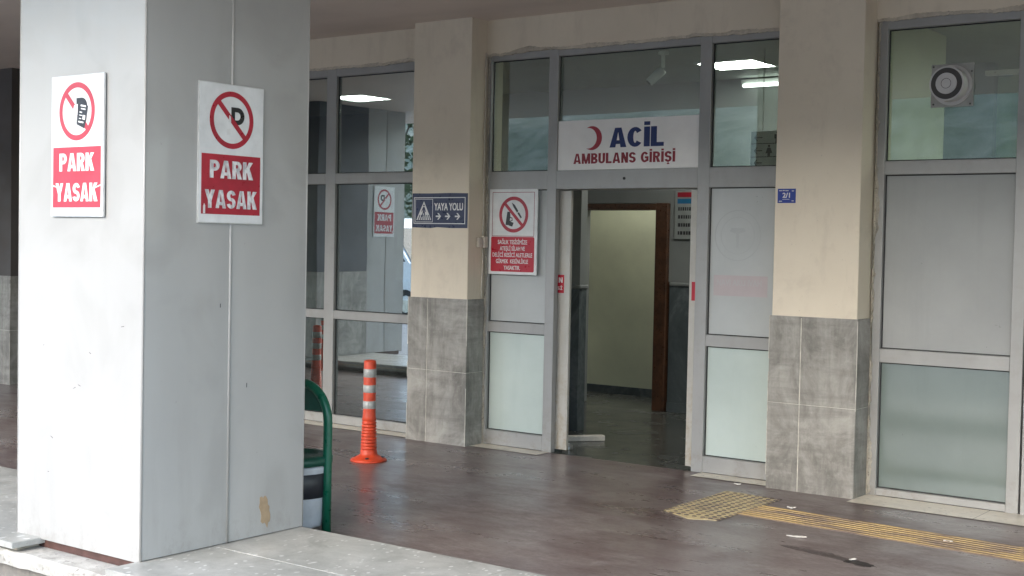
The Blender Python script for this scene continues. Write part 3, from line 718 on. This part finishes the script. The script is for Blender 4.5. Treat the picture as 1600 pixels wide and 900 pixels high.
# ------------------------------------------------------------------ white pillars with no parking signs
def clad_pillar(x0, x1, y0, y1, label, seam=True):
    t = thing('white_pillar', ((x0+x1)/2, (y0+y1)/2, .085), label, 'pillar', 'white clad pillars at the canopy edge')
    MB().box(x0+.02, x1-.02, y0+.02, y1-.02, .13, CZ).build('core', 'rough_concrete', t)
    MB().box(x0+.07, x1-.03, y0+.026, y1-.03, .0657, .1295, .002).build('base_plate', 'rust_steel', t)
    def pan(mb, a0, a1, z0, f_, bulge, flip=False):
        nu, nv = 14, 30; vs = []
        for j in range(nv+1):
            for i in range(nu+1):
                q = a0+(a1-a0)*i/nu; z = z0+(CZ-z0)*j/nv; e = min(i, nu-i)/nu*2
                vs.append(f_(q, z, bulge*(1-(1-min(1, e*1.6))**2)*(1+.6*noise.noise(Vector((q*1.3, z*.9, x0))))))
        fs = [(j*(nu+1)+i, j*(nu+1)+i+1, (j+1)*(nu+1)+i+1, (j+1)*(nu+1)+i) for j in range(nv) for i in range(nu)]
        if flip: fs = [q[::-1] for q in fs]
        mb.add(vs, fs, 0, True)
        # returned hem along bottom and sides
        for k_ in range(nu):
            a, b = vs[k_], vs[k_+1]; 
    ff = lambda q, z, d: (q, y0-d, z)
    fb = lambda q, z, d: (q, y1+d, z)
    fR = lambda q, z, d: (x1+d, q, z)
    fL = lambda q, z, d: (x0-d, q, z)
    p = MB(); pan(p, x0+.004, x1-.004, .112, ff, -.004); p.box(x0+.004, x1-.004, y0+.004, y0+.012, .112, CZ-.002); p.build('front_panel', 'clad', t)
    ym = (y0+y1)/2
    for a, b in ((y0+.004, ym-.004), (ym+.004, y1-.004)):
        p = MB(); pan(p, a, b, .124, fR, .004); p.box(x1-.012, x1-.002, a, b, .124, CZ-.002); p.build('side_panel', 'clad', t)
    p = MB(); pan(p, x0+.004, x1-.004, .124, fb, .004, True); p.box(x0+.004, x1-.004, y1-.012, y1-.002, .124, CZ-.002); p.build('back_panel', 'clad', t)
    p = MB(); pan(p, y0+.004, y1-.004, .124, fL, .004, True); p.box(x0+.002, x0+.012, y0+.004, y1-.004, .124, CZ-.002); p.build('side_panel', 'clad', t)
    p = MB(); p.tube([(x1-.001, ym, .124), (x1-.001, ym, CZ)], .0075, 10); p.build('seam_bead', 'clad', t)
    p = MB()
    for cx, cy in ((x0+.004, y0+.004), (x1-.004, y0+.004), (x0+.004, y1-.004), (x1-.004, y1-.004)): p.tube([(cx, cy, .113), (cx, cy, CZ)], .0062, 10)
    p.build('corner_edge', 'clad', t)
    return t
PX0, PX1, PY0, PY1 = -6.08, -5.078, 3.962, 5.025
wp = clad_pillar(PX0, PX1, PY0, PY1, 'large white metal clad pillar in the foreground bearing two red signs')
fr = side(PX1, 0)
pts = []
for k in range(22):
    a = 2*math.pi*k/22; rr = 1+.45*noise.noise(Vector((math.cos(a)*2.3, math.sin(a)*2.3, 1.7))); pts.append((4.748+.036*rr*math.cos(a)-.010*math.sin(a), .245+.080*rr*math.sin(a)))
MB().prism(pts, fr, .0015, .0052).build('paint_chip', 'tan_patch', wp)
rnd = random.Random(11); b = MB()
for k in range(7):
    q = PX0+.15+rnd.random()*.7; z = .45+rnd.random()*.8; a = rnd.uniform(-.5, .5); L = rnd.uniform(.008, .03)
    b.prism([(q, z), (q+L, z+a*L), (q+L, z+a*L+.0025), (q, z+.002)], front(0, PY0+.0035), .0, .001)
for k in range(2):
    q = 4.03+rnd.random()*.9; z = .3+rnd.random()*1.2; L = rnd.uniform(.008, .03)
    b.prism([(q, z), (q+.003, z), (q+.004, z+L), (q+.001, z+L)], side(PX1, 0), .0048, .0058)
b.build('scratch', 'bin_black', wp)

def no_parking(fr, label, torn, loc, group='no parking signs on the white pillars'):
    """fr: frame with (0,0) at the lower left of the 0.412 x 0.69 board"""
    W_, H_ = .42, .69
    t = thing('no_parking_sign', loc, label, 'sign', group)
    MB().prism(rect(0, W_, 0, H_), fr, .004, .013).build('sign_edge', 'sign_edge', t)
    MB().prism(rect(.004, W_-.004, .004, H_-.004), fr, .0131, .0142).build('sign_face', 'sign_white' if torn else 'sign_white_grey', t)
    red = 'red_film_faded' if torn else 'red_film'
    c = (.208, .513)
    p = MB(); p.prism([(c[0]-.025, c[1]-.075), (c[0]+.002, c[1]-.075), (c[0]+.002, c[1]-.02), (c[0]-.025, c[1]-.02)], fr, .0143, .0148) if False else None
    p = MB()                                           # the letter P, built as an outline with its bowl
    o_ = []
    x_, y_ = c[0]-.004, c[1]-.022
    stem = [(x_, y_+.018), (x_+.024, y_+.018), (x_+.024, y_+.087), (x_, y_+.087)]
    p.prism(stem, fr, .0143, .0148)
    N_ = 18; outer = []; inner = []
    for k in range(N_+1):
        a = -math.pi/2+math.pi*k/N_; outer.append((x_+.042+.044*math.cos(a), y_+.044+.043*math.sin(a))); inner.append((x_+.040+.020*math.cos(a), y_+.044+.020*math.sin(a)))
    outer = [(x_+.0242, y_+.001)]+outer+[(x_+.0242, y_+.087)]; inner = [(x_+.0242, y_+.024)]+inner+[(x_+.0242, y_+.064)]
    for k in range(len(outer)-1): p.prism([outer[k], outer[k+1], inner[k+1], inner[k]], fr, .0143, .0148)
    p.build('letter_mark', 'black_film', t)
    p = MB(); p.ring(c, .142, .116, fr, .0143, .0150); slash(p, c, .118, fr, .0151, .0156, .026); p.build('prohibition_ring', red, t)
    p = MB(); rp = rect(.018, .400, .044, .340)
    p.prism(rp, fr, .0143, .0148); p.build('red_panel', red, t)
    p = MB()
    block(p, 'PARK', fr, .070, .352, .222, .088, .0154, .24, .19, .05); block(p, 'YASAK', fr, .040, .380, .074, .090, .0154, .24, .19, .05)
    p.build('lettering', 'pale_letter' if torn else 'worn_letter', t)
    if torn:
        p = MB(); q0 = (c[0]-.02, c[1]-.06)
        S_ = lambda a, b: (q0[0]+a*.98+b*.14, q0[1]+b*.98-a*.16)
        p.prism([S_(.022, .0), (S_(.085, -.012)), S_(.093, .03), S_(.098, .10), S_(.04, .115), S_(.016, .108), S_(.02, .06)], fr, .0158, .0162, 0)
        p.prism([S_(-.03, .03), S_(.012, .0), S_(.02, .05), S_(.015, .10), S_(-.012, .09), S_(-.018, .06)], fr, .0163, .0167, 1)
        for a, b, w_, h_ in ((.04, .092, .042, .008), (.045, .078, .036, .006), (.036, .06, .020, .006), (.036, .046, .024, .004), (.064, .03, .020, .022), (.036, .03, .018, .004), (.034, .012, .040, .007)):
            p.prism([S_(a, b), S_(a+w_, b), S_(a+w_, b+h_), S_(a, b+h_)], fr, .0163, .0166, 1)
        p.build('torn_sticker', ['bin_black', 'exit_grey'], t)
        p = MB(); 
        p.prism([(.016, .157), (.060, .146), (.058, .140), (.016, .150)], fr, .0149, .0153); p.prism([(.33, .128), (.401, .150), (.401, .156), (.345, .140)], fr, .0149, .0153)
        p.build('peeled_film', 'pale_letter', t)
    else:
        p = MB(); p.prism([(.030, .046), (.044, .046), (.044, .085), (.037, .096), (.031, .082)], fr, .0149, .0153)
        p.prism([(c[0]-.022, c[1]-.01), (c[0]-.006, c[1]-.012), (c[0]-.008, c[1]+.018), (c[0]-.018, c[1]+.024)], fr, .0158, .0162)
        p.prism([(c[0]-.03, c[1]-.075), (c[0]-.008, c[1]-.07), (c[0]-.008, c[1]-.04), (c[0]-.03, c[1]-.045)], fr, .0143, .0146); p.build('peeled_film', 'sign_white', t)
    return t
no_parking(front(-5.787, PY0, 1.747), 'bright no parking sign with a torn black sticker on its red ring', True, (-5.58, PY0, 1.747))
no_parking(side(PX1, 4.272, 1.729), 'weathered no parking sign with worn letters on the pillar side with a seam', False, (PX1, 4.48, 1.729))
clad_pillar(-13.4, -12.4, 3.22, 3.97, 'second white clad pillar seen only as a reflection in the left window')
no_parking(side(-12.4, 3.44, 1.729), 'small mirrored no parking sign reflected in the clear left window', False, (-12.4, 3.65, 1.729))
t = thing('dark_pillar', (-12.9, 4.5, .12), 'dark pillar with tiled base reflected in the left window', 'pillar')
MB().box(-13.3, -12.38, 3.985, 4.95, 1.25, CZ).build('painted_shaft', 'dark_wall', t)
MB().box(-13.31, -12.37, 3.98, 4.96, .121, 1.25, .004).build('tile_cladding', 'tile', t)

# ------------------------------------------------------------------ litter bin behind the pillar
BX, BY = -5.476, 5.345
t = thing('litter_bin', (BX, BY, 0), 'green hoop litter bin with white and black drum half hidden behind the white pillar', 'litter bin')
hy = 5.40; xr = BX+.207; xl = BX-.207; R_ = .207; zc = .835-R_
p = MB(); path = [(xr, hy, .0), (xr, hy, .3), (xr, hy, zc)]+[(BX+R_*math.cos(math.pi*k/20), hy, zc+R_*math.sin(math.pi*k/20)) for k in range(1, 20)]+[(xl, hy, zc), (xl, hy, .3), (xl, hy, 0)]
p.tube(path, .026, 16); p.build('hoop', 'green_paint', t)
p = MB(); ar = [(BX+(R_-.02)*math.cos(math.pi*k/20), zc+(R_-.02)*math.sin(math.pi*k/20)) for k in range(1, 20)]
p.prism([(xr-.02, zc+.055)]+[q for q in ar if q[1] > zc+.055]+[(xl+.02, zc+.055)], front(0, hy+.006), 0, .012); p.build('hoop_plate', 'green_plastic', t)
c = (BX, BY, 0)
MB().lathe([(.175, .03), (.188, .045), (.206, .36), (.208, .375), (.19, .38)], c).build('drum', 'bin_white', t)
MB().lathe([(.1985, .20), (.2045, .205), (.2085, .335), (.204, .34)], c).build('black_band', 'bin_black', t)
MB().lathe([(.205, .382), (.217, .386), (.219, .42), (.205, .432), (.14, .44), (.13, .425), (.0, .424)], c).build('lid', 'green_plastic', t)
MB().tube([(xl, hy-.01, .30), (xr, hy-.01, .30)], .011, 10).build('pivot_rod', 'steel', t)

# ------------------------------------------------------------------ flexible bollards
def bollard(loc):
    t = thing('traffic_bollard', loc, 'orange flexible bollard with three silver bands standing before the left window', 'bollard', 'orange flexible bollards')
    prof = [(.137, .0), (.137, .010), (.128, .020), (.095, .034), (.068, .048), (.064, .06)]
    z = .07
    for k in range(10): prof += [(.062-.0008*k, z), (.0625-.0008*k, z+.012), (.0545-.0006*k, z+.016), (.0545-.0006*k, z+.022)]; z += .0235
    prof += [(.055, .312), (.050, .335), (.047, .39), (.047, .745), (.044, .757), (.034, .762), (.032, .758), (.0, .758)]
    MB().lathe(prof, (loc[0], loc[1], 0), 36).build('post', 'orange_plastic', t)
    for a, b in ((.397, .455), (.518, .576), (.634, .697)): MB().lathe([(.0472, a), (.0482, a+.001), (.0482, b-.001), (.0472, b)], (loc[0], loc[1], 0), 36).build('reflective_band', 'reflective_tape', t)
    s = MB()
    for k in range(4):
        a = math.radians(35+90*k); s.lathe([(.014, .026), (.014, .036), (.0, .038)], (loc[0]+.102*math.cos(a), loc[1]+.102*math.sin(a), 0), 10)
    s.build('anchor_bolt', 'bin_black', t)
    return t
B0 = bollard((-6.772, 7.382, 0))
B1 = copy_tree(B0); B1.location = (-9.97, 7.354, 0); B1.rotation_euler = (0, math.radians(2.5), .6); B1['label'] = 'orange bollard seen reflected at the left edge of the clear window, beside the litter bin'
B2 = copy_tree(B0); B2.location = (-12.03, 4.14+1.0, 0); B2.rotation_euler = (0, 0, 1.2); B2['label'] = 'small orange bollard reflected in the window just above the real one'

# ------------------------------------------------------------------ wall signs
t = thing('crossing_sign', (-6.99, YP+.01, 1.78), 'navy pedestrian way sign with white arrows on the cream pillar', 'sign')
W_, H_ = .587, .284; fr = front(-7.28, YP+.011, 1.781)
wob = [(0, 0), (.2, -.004), (.27, .003), (.42, -.003), (W_, -.002), (W_, H_-.003), (.4, H_), (.2, H_-.002), (0, H_)]
MB().prism(wob, fr, .0005, .005).build('sign_board', 'navy_film', t)
p = MB()
def frame2(a, b, c_, d, wd, d0, d1, mi=0):
    p.prism(rect(a, b, c_, c_+wd), fr, d0, d1, mi); p.prism(rect(a, b, d-wd, d), fr, d0, d1, mi); p.prism(rect(a, a+wd, c_+wd, d-wd), fr, d0, d1, mi); p.prism(rect(b-wd, b, c_+wd, d-wd), fr, d0, d1, mi)
frame2(.016, .566, .030, .250, .007, .0051, .0058); p.build('border_line', 'pale_letter', t)
p = MB(); frame2(.032, .222, .044, .236, .004, .0051, .0058); p.build('pictogram_frame', 'pale_letter', t)
p = MB(); tri = [(.045, .062), (.207, .062), (.126, .218)]; p.prism(tri, fr, .0051, .0056, 0)
for k in range(6):
    q = .062+.0245*k; p.prism([(q, .064), (q+.011, .064), (q+.011+(.126-q)*.25, .105), (q+(.126-q)*.25+.002, .105)], fr, .0057, .0061, 1)
p.disc((.126, .182), .008, fr, .0057, .0061, 1, 14)
p.prism([(.118, .170), (.134, .170), (.150, .130), (.142, .128), (.132, .15), (.146, .085), (.136, .085), (.124, .125), (.110, .085), (.100, .087), (.118, .135), (.117, .15), (.106, .13), (.099, .134)], fr, .0062, .0066, 1)
p.build('pictogram', ['pale_letter', 'navy_film'], t)
p = MB(); text(p, 'YAYA YOLU', fr, .238, .542, .142, .060, .0056, .07)
for q in (.256, .354, .458):
    p.prism(rect(q, q+.038, .087, .099), fr, .0051, .0056); p.prism([(q+.016, .066), (q+.030, .066), (q+.056, .093), (q+.030, .120), (q+.016, .120), (q+.040, .093)], fr, .0057, .0061)
p.build('lettering', 'pale_letter', t)

t = thing('weapon_ban_sign', (-6.39, YS, 1.41), 'white and red weapons ban sign with crossed out pistol and knife', 'sign')
W_, H_ = .483, .692; fr = front(-6.633, YS, 1.41)
MB().prism(rect(0, W_, 0, H_), fr, .001, .011).build('sign_board', 'sign_white_grey', t)
p = MB(); frame2(.030, .453, .31, .668, .004, .0111, .0116); p.build('border_line', 'maroon', t)
c = (.247, .486)
p = MB(); p.ring(c, .146, .118, fr, .0120, .0126); slash(p, c, .121, fr, .0127, .0132, .026); p.build('prohibition_ring', 'red_film', t)
p = MB()
q_ = lambda pts: [(c[0]+a, c[1]+b) for a, b in pts]
p.prism(q_([(-.064, .024), (-.036, .021), (-.033, -.02), (-.047, -.086), (-.081, -.084), (-.073, -.03)]), fr, .0112, .0117)
p.prism(q_([(-.047, -.052), (.001, -.066), (-.013, -.098), (-.048, -.089)]), fr, .01121, .0118)
for q in ([(-.034, -.018), (-.013, -.026), (-.016, -.032), (-.034, -.026)], [(-.013, -.026), (-.010, -.05), (-.017, -.05), (-.0195, -.032)], [(-.010, -.05), (-.04, -.058), (-.04, -.051), (-.017, -.045)]): p.prism(q_(q), fr, .01122, .01185)
p.build('pistol_mark', 'black_film', t)
p = MB()
p.prism([(c[0]-.022, c[1]+.098), (c[0]+.010, c[1]+.078), (c[0]+.046, c[1]+.030), (c[0]+.034, c[1]+.014), (c[0]-.004, c[1]+.062)], fr, .0112, .0117)
p.prism([(c[0]+.036, c[1]+.012), (c[0]+.052, c[1]+.020), (c[0]+.082, c[1]-.022), (c[0]+.072, c[1]-.032)], fr, .0112, .0117)
p.build('knife_mark', 'black_film', t)
p = MB(); p.prism(rrect(.022, .458, .022, .306, .014), fr, .0111, .0116); p.build('red_panel', 'red_bright', t)
p = MB()
for s_, a, b, v in (('SAĞLIK TESİSİMİZE', .092, .388, .246), ('ATEŞLİ SİLAH VE', .114, .366, .194), ('DELİCİ KESİCİ ALETLERLE', .040, .440, .142), ('GİRMEK  KESİNLİKLE', .076, .400, .090), ('YASAKTIR.', .156, .322, .038)): text(p, s_, fr, a, b, v, .033, .0121, .06)
p.build('lettering', 'pale_letter', t)

t = thing('emergency_sign', (-5.34, YS, 2.25), 'white emergency ambulance entrance sign with red crescent above the doors', 'sign')
W_, H_ = 1.262, .388; fr = front(-5.9825, YS+.028, 2.2465)
MB().prism(rect(.001, W_, .0005, H_), fr, 0, .012).build('sign_board', 'acil_white', t)
p = MB(); n = 40; R1 = .093; R2 = .080; c1 = (.318, .246); c2 = (.283, .246)
# crescent opening to the left
dx = c1[0]-c2[0]; xi = (R1*R1-R2*R2+dx*dx)/(2*dx); 
a1 = math.acos(max(-1, min(1, -(xi)/R1))) if False else None
px = c2[0]+(R2*R2-R1*R1+dx*dx)/(2*dx); py = math.sqrt(max(0, R1*R1-(px-c1[0])**2))
t1 = math.atan2(py, px-c1[0]); t2 = math.atan2(py, px-c2[0])
out = [(c1[0]+R1*math.cos(-t1+2*t1*k/n), c1[1]+R1*math.sin(-t1+2*t1*k/n)) for k in range(n+1)]
inn = [(c2[0]+R2*math.cos(-t2+2*t2*k/n), c2[1]+R2*math.sin(-t2+2*t2*k/n)) for k in range(n+1)]
for k in range(n): p.prism([q for q in (out[k], out[k+1], inn[k+1], inn[k])], fr, .0121, .0126)
p.build('crescent', 'red_film', t)
p = MB(); block(p, 'ACİL', fr, .482, .962, .168, .150, .0128, .25, .20, .035); p.build('blue_lettering', 'navy_letter', t)
p = MB(); block(p, 'AMBULANS GİRİŞİ', fr, .150, 1.062, .048, .080, .0128, .225, .185, .075); p.build('red_lettering', 'maroon', t)

t = thing('number_plate', (-3.905, YP+.01, 1.975), 'small blue house number plate reading 2/1 on the cream pillar', 'number plate')
fr = front(-3.971, YP+.011, 1.974)
MB().prism(rect(0, .133, 0, .098), fr, .0005, .003).build('plate', 'blue_plate', t)
p = MB(); text(p, '2/1', fr, .036, .092, .036, .034, .0035, .10); p.prism(rect(.036, .088, .024, .027), fr, .0031, .0035)
for a, b, v in ((.010, .032, .082), (.036, .052, .083), (.056, .080, .082), (.104, .120, .080), (.104, .120, .012), (.010, .034, .010)): p.prism(rect(a, b, v, v+.005), fr, .0031, .0035)
p.build('lettering', 'pale_letter', t)

# junction boxes with their cable on the pillar side
t = thing('junction_box', (-6.68, 8.62, 1.67), 'small cream cable junction box on the pillar side beside the weapons ban sign', 'junction box')
MB().box(-6.684, -6.652, 8.535, 8.585, 1.625, 1.705, .005).build('box', 'pvc', t)
MB().box(-6.684, -6.640, 8.59, 8.645, 1.622, 1.715, .006).build('box', 'pvc', t)
rnd = random.Random(3)
pt = [(-6.676, 8.615+.012*noise.noise(Vector((z*6, 0, 0))), z) for z in [1.715+.05*k for k in range(31)]]
MB().tube(pt, .006, 8).build('cable', 'pvc', t)
pt = [(-6.676+.004*math.sin(z*9), 8.612+.018*noise.noise(Vector((z*5, 3, 0))), z) for z in [1.21+.04*k for k in range(11)]]
MB().tube(pt, .007, 8).build('cable', 'pvc', t)

# exhaust fan in the right transom
t = thing('exhaust_fan', (-2.88, YS+.03, 2.75), 'round white exhaust fan set in the transom glass of the right window', 'exhaust fan')
fr = front(-2.876, YS+.034, 2.748)
MB().prism(rect(-.138, .138, -.140, .140), fr, 0, .006).build('mounting_plate', 'fan_plate', t)
MB().ring((0, 0), .131, .090, fr, .0062, .020).build('flange', 'fan_white', t)
MB().ring((0, 0), .112, .100, fr, .0202, .118).build('duct', 'fan_white', t)
MB().ring((0, 0), .101, .064, fr, .109, .121, n=48).build('dark_grille', 'fan_dark', t)
MB().disc((0, 0), .068, fr, .112, .129).build('cap', 'fan_white', t)
MB().ring((0, 0), .033, .030, fr, .1291, .1296).build('cap_ring', 'fan_dark', t)
p = MB()
for a, b in ((-.125, .125), (.125, .085), (.120, -.125), (-.12, -.12)): p.disc((a, b), .006, fr, .0062, .009, n=10)
p.build('screw', 'fan_dark', t)

# ------------------------------------------------------------------ tactile paving, stain, litter
t = thing('tactile_paving', (-3.9, 7.6, 0), 'worn yellow tactile paving with studs and guide ridges on the brown floor', 'tactile paving')
ol = [(-4.135, 7.235), (-4.142, 7.5), (-4.14, 7.84), (-4.15, 8.12), (-3.99, 8.11), (-3.875, 8.085), (-3.73, 8.05), (-3.722, 7.80), (-3.72, 7.50), (-3.735, 7.19), (-3.81, 7.16), (-3.89, 7.115), (-4.0, 7.18)]
jit = []
for i in range(len(ol)):
    a, b = ol[i], ol[(i+1) % len(ol)]
    for k in range(6):
        q = k/6; jit.append((a[0]+(b[0]-a[0])*q+.008*noise.noise(Vector((a[0]*9+q*5, i, 0))), a[1]+(b[1]-a[1])*q+.008*noise.noise(Vector((i, a[1]*9+q*5, 1)))))
pad = MB().prism(jit, flat(0), .0002, .0022).build('stud_pad', 'pale_yellow', t)
p = MB()
for i in range(8):
    for j in range(17):
        x_ = -4.115+.0545*i; y_ = 7.15+.0575*j
        if y_ > 8.07 or (y_ < 7.2 and x_ < -3.95) or (y_ < 7.17): continue
        p.lathe([(.0165, .0023), (.015, .0052), (.009, .0070), (.0, .0072)], (x_+random.uniform(-.002, .002), y_+random.uniform(-.002, .002), 0), 12)
p.build('studs', 'worn_stud', pad)
p = MB()
A0, A1 = Vector((-3.725, 7.63)), Vector((-.6, 7.42)); d_ = (A1-A0).normalized(); nn = Vector((-d_.y, d_.x)); L = (A1-A0).length
fl = lambda a, b, d: (A0.x+d_.x*a+nn.x*b, A0.y+d_.y*a+nn.y*b, d)
seg = 0.0; k0 = 0
top_ = []; bot_ = []
n = 90
for k in range(n+1):
    q = L*k/n; top_.append((q, .185+.012*noise.noise(Vector((q*6, 2, 0))))); bot_.append((q, -.185+.012*noise.noise(Vector((q*6, 7, 0)))))
gs = MB().prism(bot_+top_[::-1], fl, .0002, .004).build('guide_strip', 'worn_base', t)
p = MB()
for i in range(7):
    b0 = -.156+.052*i; n = 80
    lo = [(L*k/n, b0-.013) for k in range(n+1)]; hi = [(L*k/n, b0+.013) for k in range(n+1)]
    for k in range(n): p.prism([lo[k], lo[k+1], hi[k+1], hi[k]], fl, .0041, .0066)
p.build('guide_ridge', 'worn_yellow', gs)
st = [(-3.145, 6.822), (-3.055, 6.785), (-2.97, 6.768), (-2.897, 6.742), (-2.80, 6.72), (-2.69, 6.70), (-2.64, 6.64), (-2.585, 6.635), (-2.60, 6.69), (-2.53, 6.70), (-2.59, 6.76), (-2.69, 6.815), (-2.73, 6.80), (-2.80, 6.835), (-2.861, 6.872), (-2.96, 6.858), (-3.077, 6.855), (-3.12, 6.86)]
st2 = []
for i in range(len(st)):
    a, b = st[i], st[(i+1) % len(st)]
    for k in range(5):
        q = k/5; X_, Y_ = a[0]+(b[0]-a[0])*q, a[1]+(b[1]-a[1])*q; e = .016*noise.noise(Vector((X_*22, Y_*22, 3))); st2.append((X_+e*.5, Y_+e))
t = thing('wet_stain', (-2.85, 6.78, 0), 'dark elongated wet stain on the brown floor', 'stain')
yc = lambda X_: 6.838+(X_+3.14)*(-.262)
st3 = [(X_, yc(X_)+(Y_-yc(X_))*.72) for X_, Y_ in st2]
MB().prism(st3, flat(0), .0002, .0010).build('damp_streak', 'damp', t)
st4 = []
for k in range(40):
    q = 2*math.pi*k/40; e = 1+.5*noise.noise(Vector((math.cos(q)*2.2, math.sin(q)*2.2, 5)))
    st4.append((-2.635+.085*e*math.cos(q), 6.712+.042*e*math.sin(q)-.2*.085*e*math.cos(q)))
MB().prism(st4, flat(0), .0011, .0016).build('dark_end', 'wet', t)
def bit(x_, y_, a, L, w_, label, curl=.0):
    b = MB(); n = 6; 
    pts = [(-L/2+L*k/n, curl*math.sin(math.pi*k/n)) for k in range(n+1)]
    b.prism([(q, v-w_/2) for q, v in pts]+[(q, v+w_/2) for q, v in pts[::-1]], flat(0), .0, .005)
    b.v = [(q[0], q[1], q[2]+(.006*abs(q[0]/L)*2)) for q in b.v]
    o = b.top('paper_scrap', 'scrap', (0, 0, 0), label, 'litter', 'white scraps of litter on the floor'); o.location = (x_, y_, .001); o.rotation_euler = (0, 0, a)
bit(-3.16, 7.075, .30, .115, .014, 'long white strip of litter lying above the dark stain', .012)
bit(-2.445, 7.55, .1, .05, .018, 'white scrap of litter lying on the yellow guide ridges', .006)
bit(-3.55, 7.86, .2, .055, .018, 'white scrap of litter lying below the tiled pillar corner', .004)
bit(-4.20, 8.39, .1, .05, .02, 'white scrap of litter lying on the pale strip at the doors', .004)
bit(-2.69, 6.745, 1.2, .045, .010, 'tiny curled white scrap lying in the dark stain', .014)

# ------------------------------------------------------------------ across the street (seen as reflections)
h = MB(); nx, ny = 60, 34; vs = []
for j in range(ny+1):
    for i in range(nx+1):
        x_ = -170+260*i/nx; y_ = -24-110*j/ny; q = j/ny
        vs.append((x_, y_, -.3+21*(1-math.exp(-2.6*q))*min(1, q*5)+4*noise.noise(Vector((x_*.03, y_*.03, 0)))*q*2+1.6*noise.noise(Vector((x_*.13, y_*.13, 3)))*min(1, q*4)))
h.add(vs, [(j*(nx+1)+i, (j+1)*(nx+1)+i, (j+1)*(nx+1)+i+1, j*(nx+1)+i+1) for j in range(ny) for i in range(nx)], 0, True)
struct(h, 'hill', 'hill')
def tree(x_, y_, z_, H_, R_, seed, label):
    rnd = random.Random(seed); t = thing('hillside_tree', (x_, y_, z_), label, 'tree', 'trees on the slope opposite')
    tk = MB(); tk.lathe([(.20, -.6), (.15, H_*.25), (.09, H_*.6), (.03, H_*.9)], (x_, y_, z_), 10); 
    cr = MB(); blobs = [(Vector((x_+rnd.uniform(-.6, .6)*R_, y_+rnd.uniform(-.6, .6)*R_, z_+H_*rnd.uniform(.42, .92))), R_*rnd.uniform(.28, .5)) for _ in range(11)]
    for c_, rr in blobs:
        tk.tube([(x_, y_, z_+H_*.3), tuple((Vector((x_, y_, z_+H_*.45))+c_)/2), tuple(c_)], .035, 6)
        for _ in range(120):
            d = Vector((rnd.gauss(0, 1), rnd.gauss(0, 1), rnd.gauss(0, 1))).normalized()*rr*rnd.random()**.4; p_ = c_+d
            a = Vector((rnd.gauss(0, 1), rnd.gauss(0, 1), rnd.gauss(0, 1))).normalized(); b_ = a.orthogonal().normalized(); s_ = rnd.uniform(.10, .22)
            cr.add([p_-a*s_, p_+b_*s_*.6, p_+a*s_, p_-b_*s_*.6], [(0, 1, 2, 3)])
    tk.build('trunk', 'bark', t); cr.build('crown', 'foliage', t)
rnd = random.Random(21)
tl = [(-31, -17, 0, 8, 3.2), (-37, -19, 0, 7, 3), (-44, -24, 1.5, 9, 3.6), (-50, -27, 3, 9, 3.6), (-33, -23, 0, 6, 2.6), (-60, -25, 2, 10, 4)]
words = ['leftmost', 'second', 'third', 'fourth', 'fifth', 'last']
for i, q in enumerate(tl): tree(q[0], q[1], q[2]-.2, q[3], q[4], i+1, ['broad green tree reflected behind the white van', 'low green tree just behind the broad one beside the van', 'tall green tree high on the reflected slope', 'green tree far up the reflected slope', 'small round green tree in front of the tall one on the reflected slope', 'largest green tree at the far end of the slope'][i])
# white van
VX, VY, VZ = -22.6, -7.6, -.16
t = thing('parked_van', (VX, VY, VZ), 'white parked van reflected beside the crossing sign in the left window', 'van')
pr = [(-2.6, .42), (2.35, .42), (2.6, .55), (2.62, 1.0), (2.45, 1.18), (1.75, 1.32), (1.05, 2.18), (.75, 2.42), (-2.45, 2.48), (-2.62, 2.3), (-2.66, .6)]
vf = lambda a, b, d: (VX+a, VY+d, VZ+b)
b = MB(); b.prism(pr, vf, -.95, .95); b.build('body', 'van_paint', t)
def dbl(pts, name, m):
    for a0, a1 in ((.951, .957), (-.957, -.951)):
        MB().prism(pts, vf, a0, a1).build(name, m, t)
dbl([(1.62, 1.36), (1.02, 2.12), (.35, 2.12), (.35, 1.36)], 'side_window', 'van_glass'); dbl([(.22, 1.36), (.22, 2.12), (-1.0, 2.12), (-1.0, 1.36)], 'side_window', 'van_glass')
wsn = MB(); wsn.add([(VX+1.735+.012, VY-.85, VZ+1.36), (VX+1.735+.012, VY+.85, VZ+1.36), (VX+1.075+.012, VY+.8, VZ+2.17), (VX+1.075+.012, VY-.8, VZ+2.17)], [(0, 1, 2, 3)]); wsn.build('windscreen', 'van_glass', t)
for a in (-1.75, 1.65):
    for sgn in (1, -1):
        wf = lambda u_, v_, d, a=a, sgn=sgn: (VX+a+u_, VY+sgn*(.78+d), VZ+.34+v_)
        o = MB().ring((0, 0), .34, .2, wf, 0, .19, n=28).build('wheel', 'tyre', t); MB().disc((0, 0), .2, wf, .02, .16, n=24).build('rim', 'steel', o)
for sgn in (.7, -.7): MB().box(VX+2.6, VX+2.635, VY+sgn-.16, VY+sgn+.16, VZ+.78, VZ+.98, .01).build('headlight', 'headlight', t)
MB().box(VX-2.72, VX-2.64, VY-.9, VY+.9, VZ+.38, VZ+.6, .02).build('bumper', 'tyre', t)
